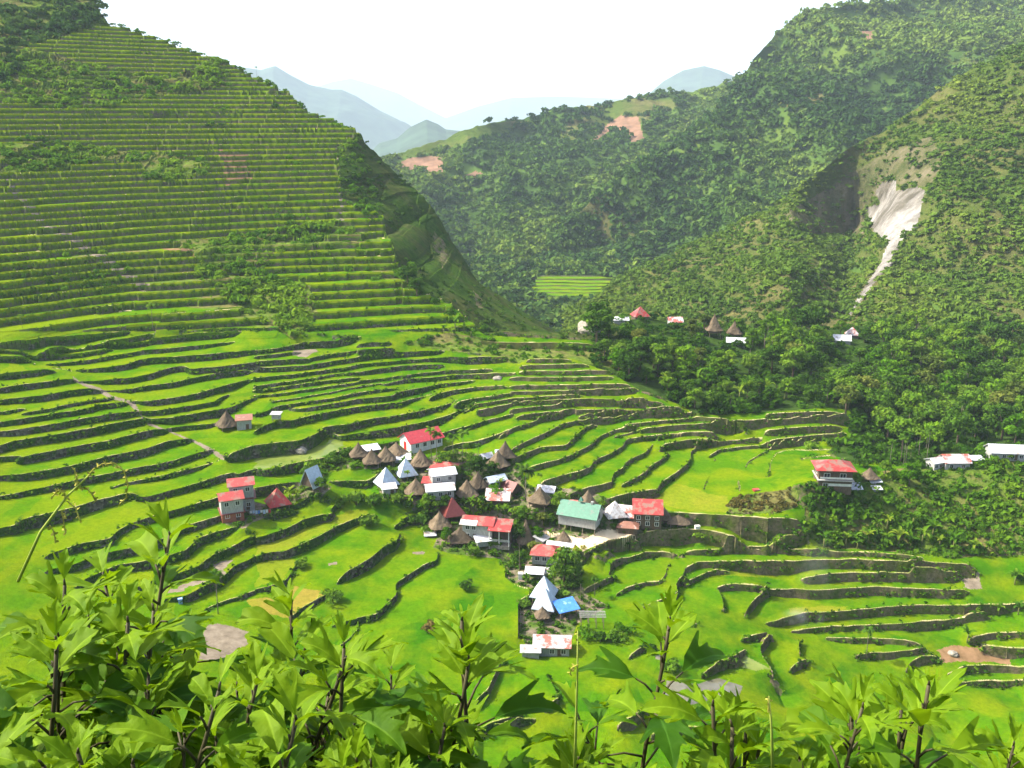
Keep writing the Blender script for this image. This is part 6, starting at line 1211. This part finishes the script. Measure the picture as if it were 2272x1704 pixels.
def shoot(seed, label, H_=2.3, nl=17, Lf=.25, branches=2, spread=1.0):
    r = random.Random(seed); o = thing('wild_sunflower', label, 'plant', (0, 0, 0)); m = MB(); V_, F_, A_, I_ = [], [], [], []; off = 0
    def axis(p0, d0, ln, r0, n, lean):
        pts = [Vector(p0)]; d = Vector(d0).normalized()
        for i in range(n): d = (d + Vector((r.uniform(-.06, .06), r.uniform(-.06, .06), .05)) + lean).normalized(); pts.append(pts[-1] + d * ln / n)
        m.tube(pts, [r0 * (1 - .55 * i / n) for i in range(n + 1)], 7); return pts
    lean = Vector((r.uniform(-.03, .03), r.uniform(-.03, .03), 0)); main = axis((0, 0, -H_), (r.uniform(-.08, .08), r.uniform(-.08, .08), 1), H_, .0135, 14, lean)
    ax = [(main, nl, Lf, .60)]
    for b in range(branches):
        k = r.randint(8, 11); a = r.uniform(0, 6.28); br = axis(main[k], (math.cos(a) * .75, math.sin(a) * .75, .8), r.uniform(.28, .5) * H_ / 2.3, .007, 6, Vector((0, 0, .05))); ax.append((br, 8, Lf * .85, .3))
    for pts, n, L0, t0 in ax:
        a = r.uniform(0, 6.28); sh = pts[0] - pts[-1]; m_ = len(pts) - 1
        for i in range(n):
            t = t0 + (1 - t0) * (i / (n - 1)) ** .72; a += 2.4 + r.uniform(-.35, .35); x = t * m_; k = min(int(x), m_ - 1); p = pts[k].lerp(pts[k + 1], x - k)
            tip = max(0, (t - .80) / .2); L = L0 * r.uniform(.72, 1.18) * (1 - .50 * tip ** 1.4) * (.75 + .25 * min(1, (t - t0) * 4 + .3)); el = r.uniform(-.1, .5) + tip * r.uniform(.4, .95) - (1 - t) * .5
            pl = L * r.uniform(.35, .85) * (1 - .75 * tip); e2 = el + .35; q = p + Vector((math.cos(a) * math.cos(e2), math.sin(a) * math.cos(e2), math.sin(e2))) * pl
            m.tube([p, p.lerp(q, .55) + Vector((0, 0, .10 * pl)), q], [.0050, .0042, .0032], 5)
            P, f, vn = leaf_geo(r, L, np.array(q), a, el, r.uniform(-.5, .5), r.uniform(.35, 1.25) * spread, 1 if (L > .09 and r.random() < .88) else 0, r.uniform(.85, 1.2)); V_.append(P); F_.append(f + off); A_.append(vn); off += len(P)
            I_.append(np.full(len(f), 1 if (tip > .45 or r.random() < .12) else (2 if r.random() < .25 else 0)))
    m.build('stem', M['shootstem'], o, True)
    me = mesh_np('leaves', np.concatenate(V_), np.concatenate(F_), LM, np.concatenate(I_), [('vein', 'POINT', np.concatenate(A_))], True); link('leaves', me, o); return o
GP = 'wild sunflower shoots in the foreground'; LB = 'leafy wild sunflower shoot amid the crowded foreground thicket'
PR = [shoot(40 + i, LB, 2.3, (18, 21, 19, 22, 17, 20)[i], (.27, .25, .28, .24, .29, .26)[i], (1, 2, 2, 3, 0, 2)[i]) for i in range(6)]
for p in PR: p['group'] = GP
usedp = set()
def front(u, v, y, k, sc, label=None, rz=None):
    """shoot whose tip shows at pixel (u, v), y metres ahead"""
    t = at_y(u, v, y); p = PR[k]
    if k not in usedp: usedp.add(k); o = p
    else: o = dup(p); o['label'] = LB; o['group'] = GP
    o.location = tuple(t - np.array([0, 0, .11 * sc])); o.rotation_euler = (0, 0, random.random() * 6.28 if rz is None else rz); o.scale = (sc, sc, sc)
    if label:
        o['label'] = label
        if 'group' in o: del o['group']
HERO = [(1062,1338,2.75,1,1.0,'tall wild sunflower shoot in front of the white pyramid roofs, topmost in the centre'),(1437,1368,2.75,0,.95,'upright shoot with bare stem before the timber frame'),(1592,1372,2.9,4,1.0,'lone slim shoot with forked stem right of the timber frame'),(392,1352,2.7,3,.95,'shoot with dark forked stem before the brown ploughed field'),
 (640,1388,2.8,5,.9,'bushy shoot before the golden field'),(1228,1445,2.6,2,.8,'short shoot below the striped red roof'),(915,1440,2.6,0,.95,'shoot left of the tall central one, pale top leaves'),(1925,1472,2.6,2,1.05,'big pale leaved shoot below the thin lone palm'),(2085,1490,2.5,1,1.0,'shoot below the cleared red ground at right'),(250,1330,2.9,2,.95,'shoot at the left end of the curved wall bottoms'),
 (35,1205,2.9,5,1.05,'topmost shoot at the left frame edge'),(120,1290,2.7,3,1.0,'thick dark stemmed shoot near the left frame edge'),(1800,1560,2.4,4,.8,'narrow dark shoot between the pond and the right shoots'),(730,1470,2.4,4,.9,'shoot with spread leaves left of centre')]
for u, v, y, k, s, lb in HERO: front(u, v, y, k, s, lb)
ENV_U = [0,100,150,300,400,500,620,750,850,950,1060,1150,1230,1330,1435,1500,1590,1700,1800,1930,2000,2100,2200,2272]
ENV_V = [1250,1310,1355,1400,1500,1560,1540,1540,1575,1590,1570,1590,1600,1640,1610,1640,1620,1640,1620,1560,1570,1570,1590,1610]
r2 = random.Random(5)
for layer, (y0, y1, d0, d1, n_) in enumerate([(2.6,3.1,0,70,30),(2.2,2.7,50,140,40),(2.05,2.45,110,220,46),(1.75,2.05,190,290,28)]):
    for i in range(n_):
        u = -40 + 2350 * (i + r2.uniform(.1, .9)) / n_; v = np.interp(u, ENV_U, ENV_V) + r2.uniform(d0, d1)
        mid = 880 < u < 1780
        if mid and (r2.random() < (.85, .7, .4, .35)[layer]): continue
        if u < 800 and layer == 0: v += 20
        front(u, v, r2.uniform(y0, y1), r2.randrange(6), r2.uniform(.75, 1.05))
for i in range(26):      # deep shade on the left
    u = r2.uniform(-60, 780); front(u, np.interp(u, ENV_U, ENV_V) + r2.uniform(20, 300), r2.uniform(2.2, 3.3), r2.randrange(6), r2.uniform(.8, 1.1))

# grass stalks
def stalk(pts, rad, label, spikes):
    o = thing('grass_stalk', label, 'grass stalk', (0, 0, 0)); W = [tuple(at_y(u, v, y)) for u, v, y in pts]
    MB().tube(W, [rad * (1 - .6 * i / (len(W) - 1)) for i in range(len(W))], 6).build('stem', M['youngstem'], o, True)
    m = MB(); r = random.Random(3)
    for path in spikes:
        q = [Vector(at_y(u, v, y)) for u, v, y in path]; Q = []
        for a, b in zip(q[:-1], q[1:]): Q += [a.lerp(b, t / 8) for t in range(8)]
        m.tube(q, .0018, 5)
        for c in Q:
            d = Vector((r.uniform(-1, 1), r.uniform(-.5, .5), r.uniform(-1, .6))).normalized() * .011; s = Vector((r.uniform(-1, 1), r.uniform(-1, 1), r.uniform(-1, 1))).normalized() * .0035
            m.add([c, c + d * .5 + s, c + d, c + d * .5 - s], [(0, 1, 2, 3)])
    m.build('seed_heads', seedm, o)
seedm = plain('seed_head', (.34, .32, .07), .8, .35, 30)
stalk([(40,1290,2.2),(90,1180,2.2),(150,1100,2.2),(192,1060,2.2),(205,1048,2.2)], .0045, 'curling grass stalk with drooping seed heads at the left edge', [[(192,1060,2.2),(208,1040,2.2),(230,1028,2.2),(255,1028,2.2),(275,1045,2.2),(284,1075,2.2),(280,1105,2.2),(266,1118,2.2)],[(172,1082,2.2),(170,1060,2.2),(165,1040,2.2)],[(172,1082,2.2),(195,1086,2.2),(207,1100,2.2),(213,1112,2.2)],[(150,1105,2.2),(142,1092,2.2),(128,1088,2.2),(115,1104,2.2)],[(136,1132,2.2),(140,1150,2.2),(146,1185,2.2)],[(150,1112,2.2),(168,1128,2.2),(180,1160,2.2)],[(110,1165,2.2),(120,1180,2.2),(123,1205,2.2)]])
stalk([(1275,1720,2.3),(1278,1600,2.3),(1281,1500,2.3),(1282,1400,2.3)], .005, 'thin yellow green stalk standing upright below the striped roof', [[(1282,1400,2.3),(1281,1440,2.3)],[(1281,1475,2.3),(1268,1482,2.3),(1264,1496,2.3)]])
stalk([(1715,1720,2.2),(1712,1620,2.2),(1706,1545,2.2)], .005, 'pale flower stalk at the right among the shoots', [[(1706,1545,2.2),(1704,1580,2.2)]])
# smoke of the burning wall weeds
def smoke(name, uv, dims, dens, label, scale=.16):
    g = hit(*uv); m = MB().box(-dims[0]/2, dims[0]/2, -dims[1]/2, dims[1]/2, 0, dims[2]); mt = bpy.data.materials.new('smoke'); mt.use_nodes = True; t = mt.node_tree; t.nodes.remove(t.nodes['Principled BSDF'])
    pv = t.nodes.new("ShaderNodeVolumePrincipled"); pv.inputs["Color"].default_value = (.8, .88, 1, 1); tc = t.nodes.new("ShaderNodeTexCoord"); nz = t.nodes.new("ShaderNodeTexNoise"); nz.inputs["Scale"].default_value = 2.2; nz.inputs["Detail"].default_value = 3
    t.links.new(tc.outputs["Generated"], nz.inputs["Vector"]); sub = t.nodes.new("ShaderNodeVectorMath"); sub.operation = 'SUBTRACT'; sub.inputs[1].default_value = (.5, .5, .45); t.links.new(tc.outputs["Generated"], sub.inputs[0])
    ln = t.nodes.new("ShaderNodeVectorMath"); ln.operation = 'LENGTH'; t.links.new(sub.outputs[0], ln.inputs[0]); mr = t.nodes.new("ShaderNodeMapRange"); mr.inputs[1].default_value = .48; mr.inputs[2].default_value = .05; mr.inputs[3].default_value = 0; mr.inputs[4].default_value = 1; t.links.new(ln.outputs["Value"], mr.inputs[0])
    m2 = t.nodes.new("ShaderNodeMapRange"); m2.inputs[1].default_value = .42; m2.inputs[2].default_value = .7; m2.inputs[3].default_value = 0; m2.inputs[4].default_value = dens; t.links.new(nz.outputs["Fac"], m2.inputs[0])
    mu = t.nodes.new("ShaderNodeMath"); mu.operation = 'MULTIPLY'; t.links.new(mr.outputs[0], mu.inputs[0]); t.links.new(m2.outputs[0], mu.inputs[1]); t.links.new(mu.outputs[0], pv.inputs["Density"]); t.links.new(pv.outputs[0], t.nodes["Material Output"].inputs["Volume"])
    o = m.build(name, mt, None); o.location = g; tag(o, label, None, None, 'stuff')
smoke('smoke', P8(300, 1000), (12, 6, 5), .16, 'thin smoke over the burning terrace wall')
smoke('smoke', P8(480, 760), (17, 10, 17), .022, 'faint smoke drifting over the lower right terraces')
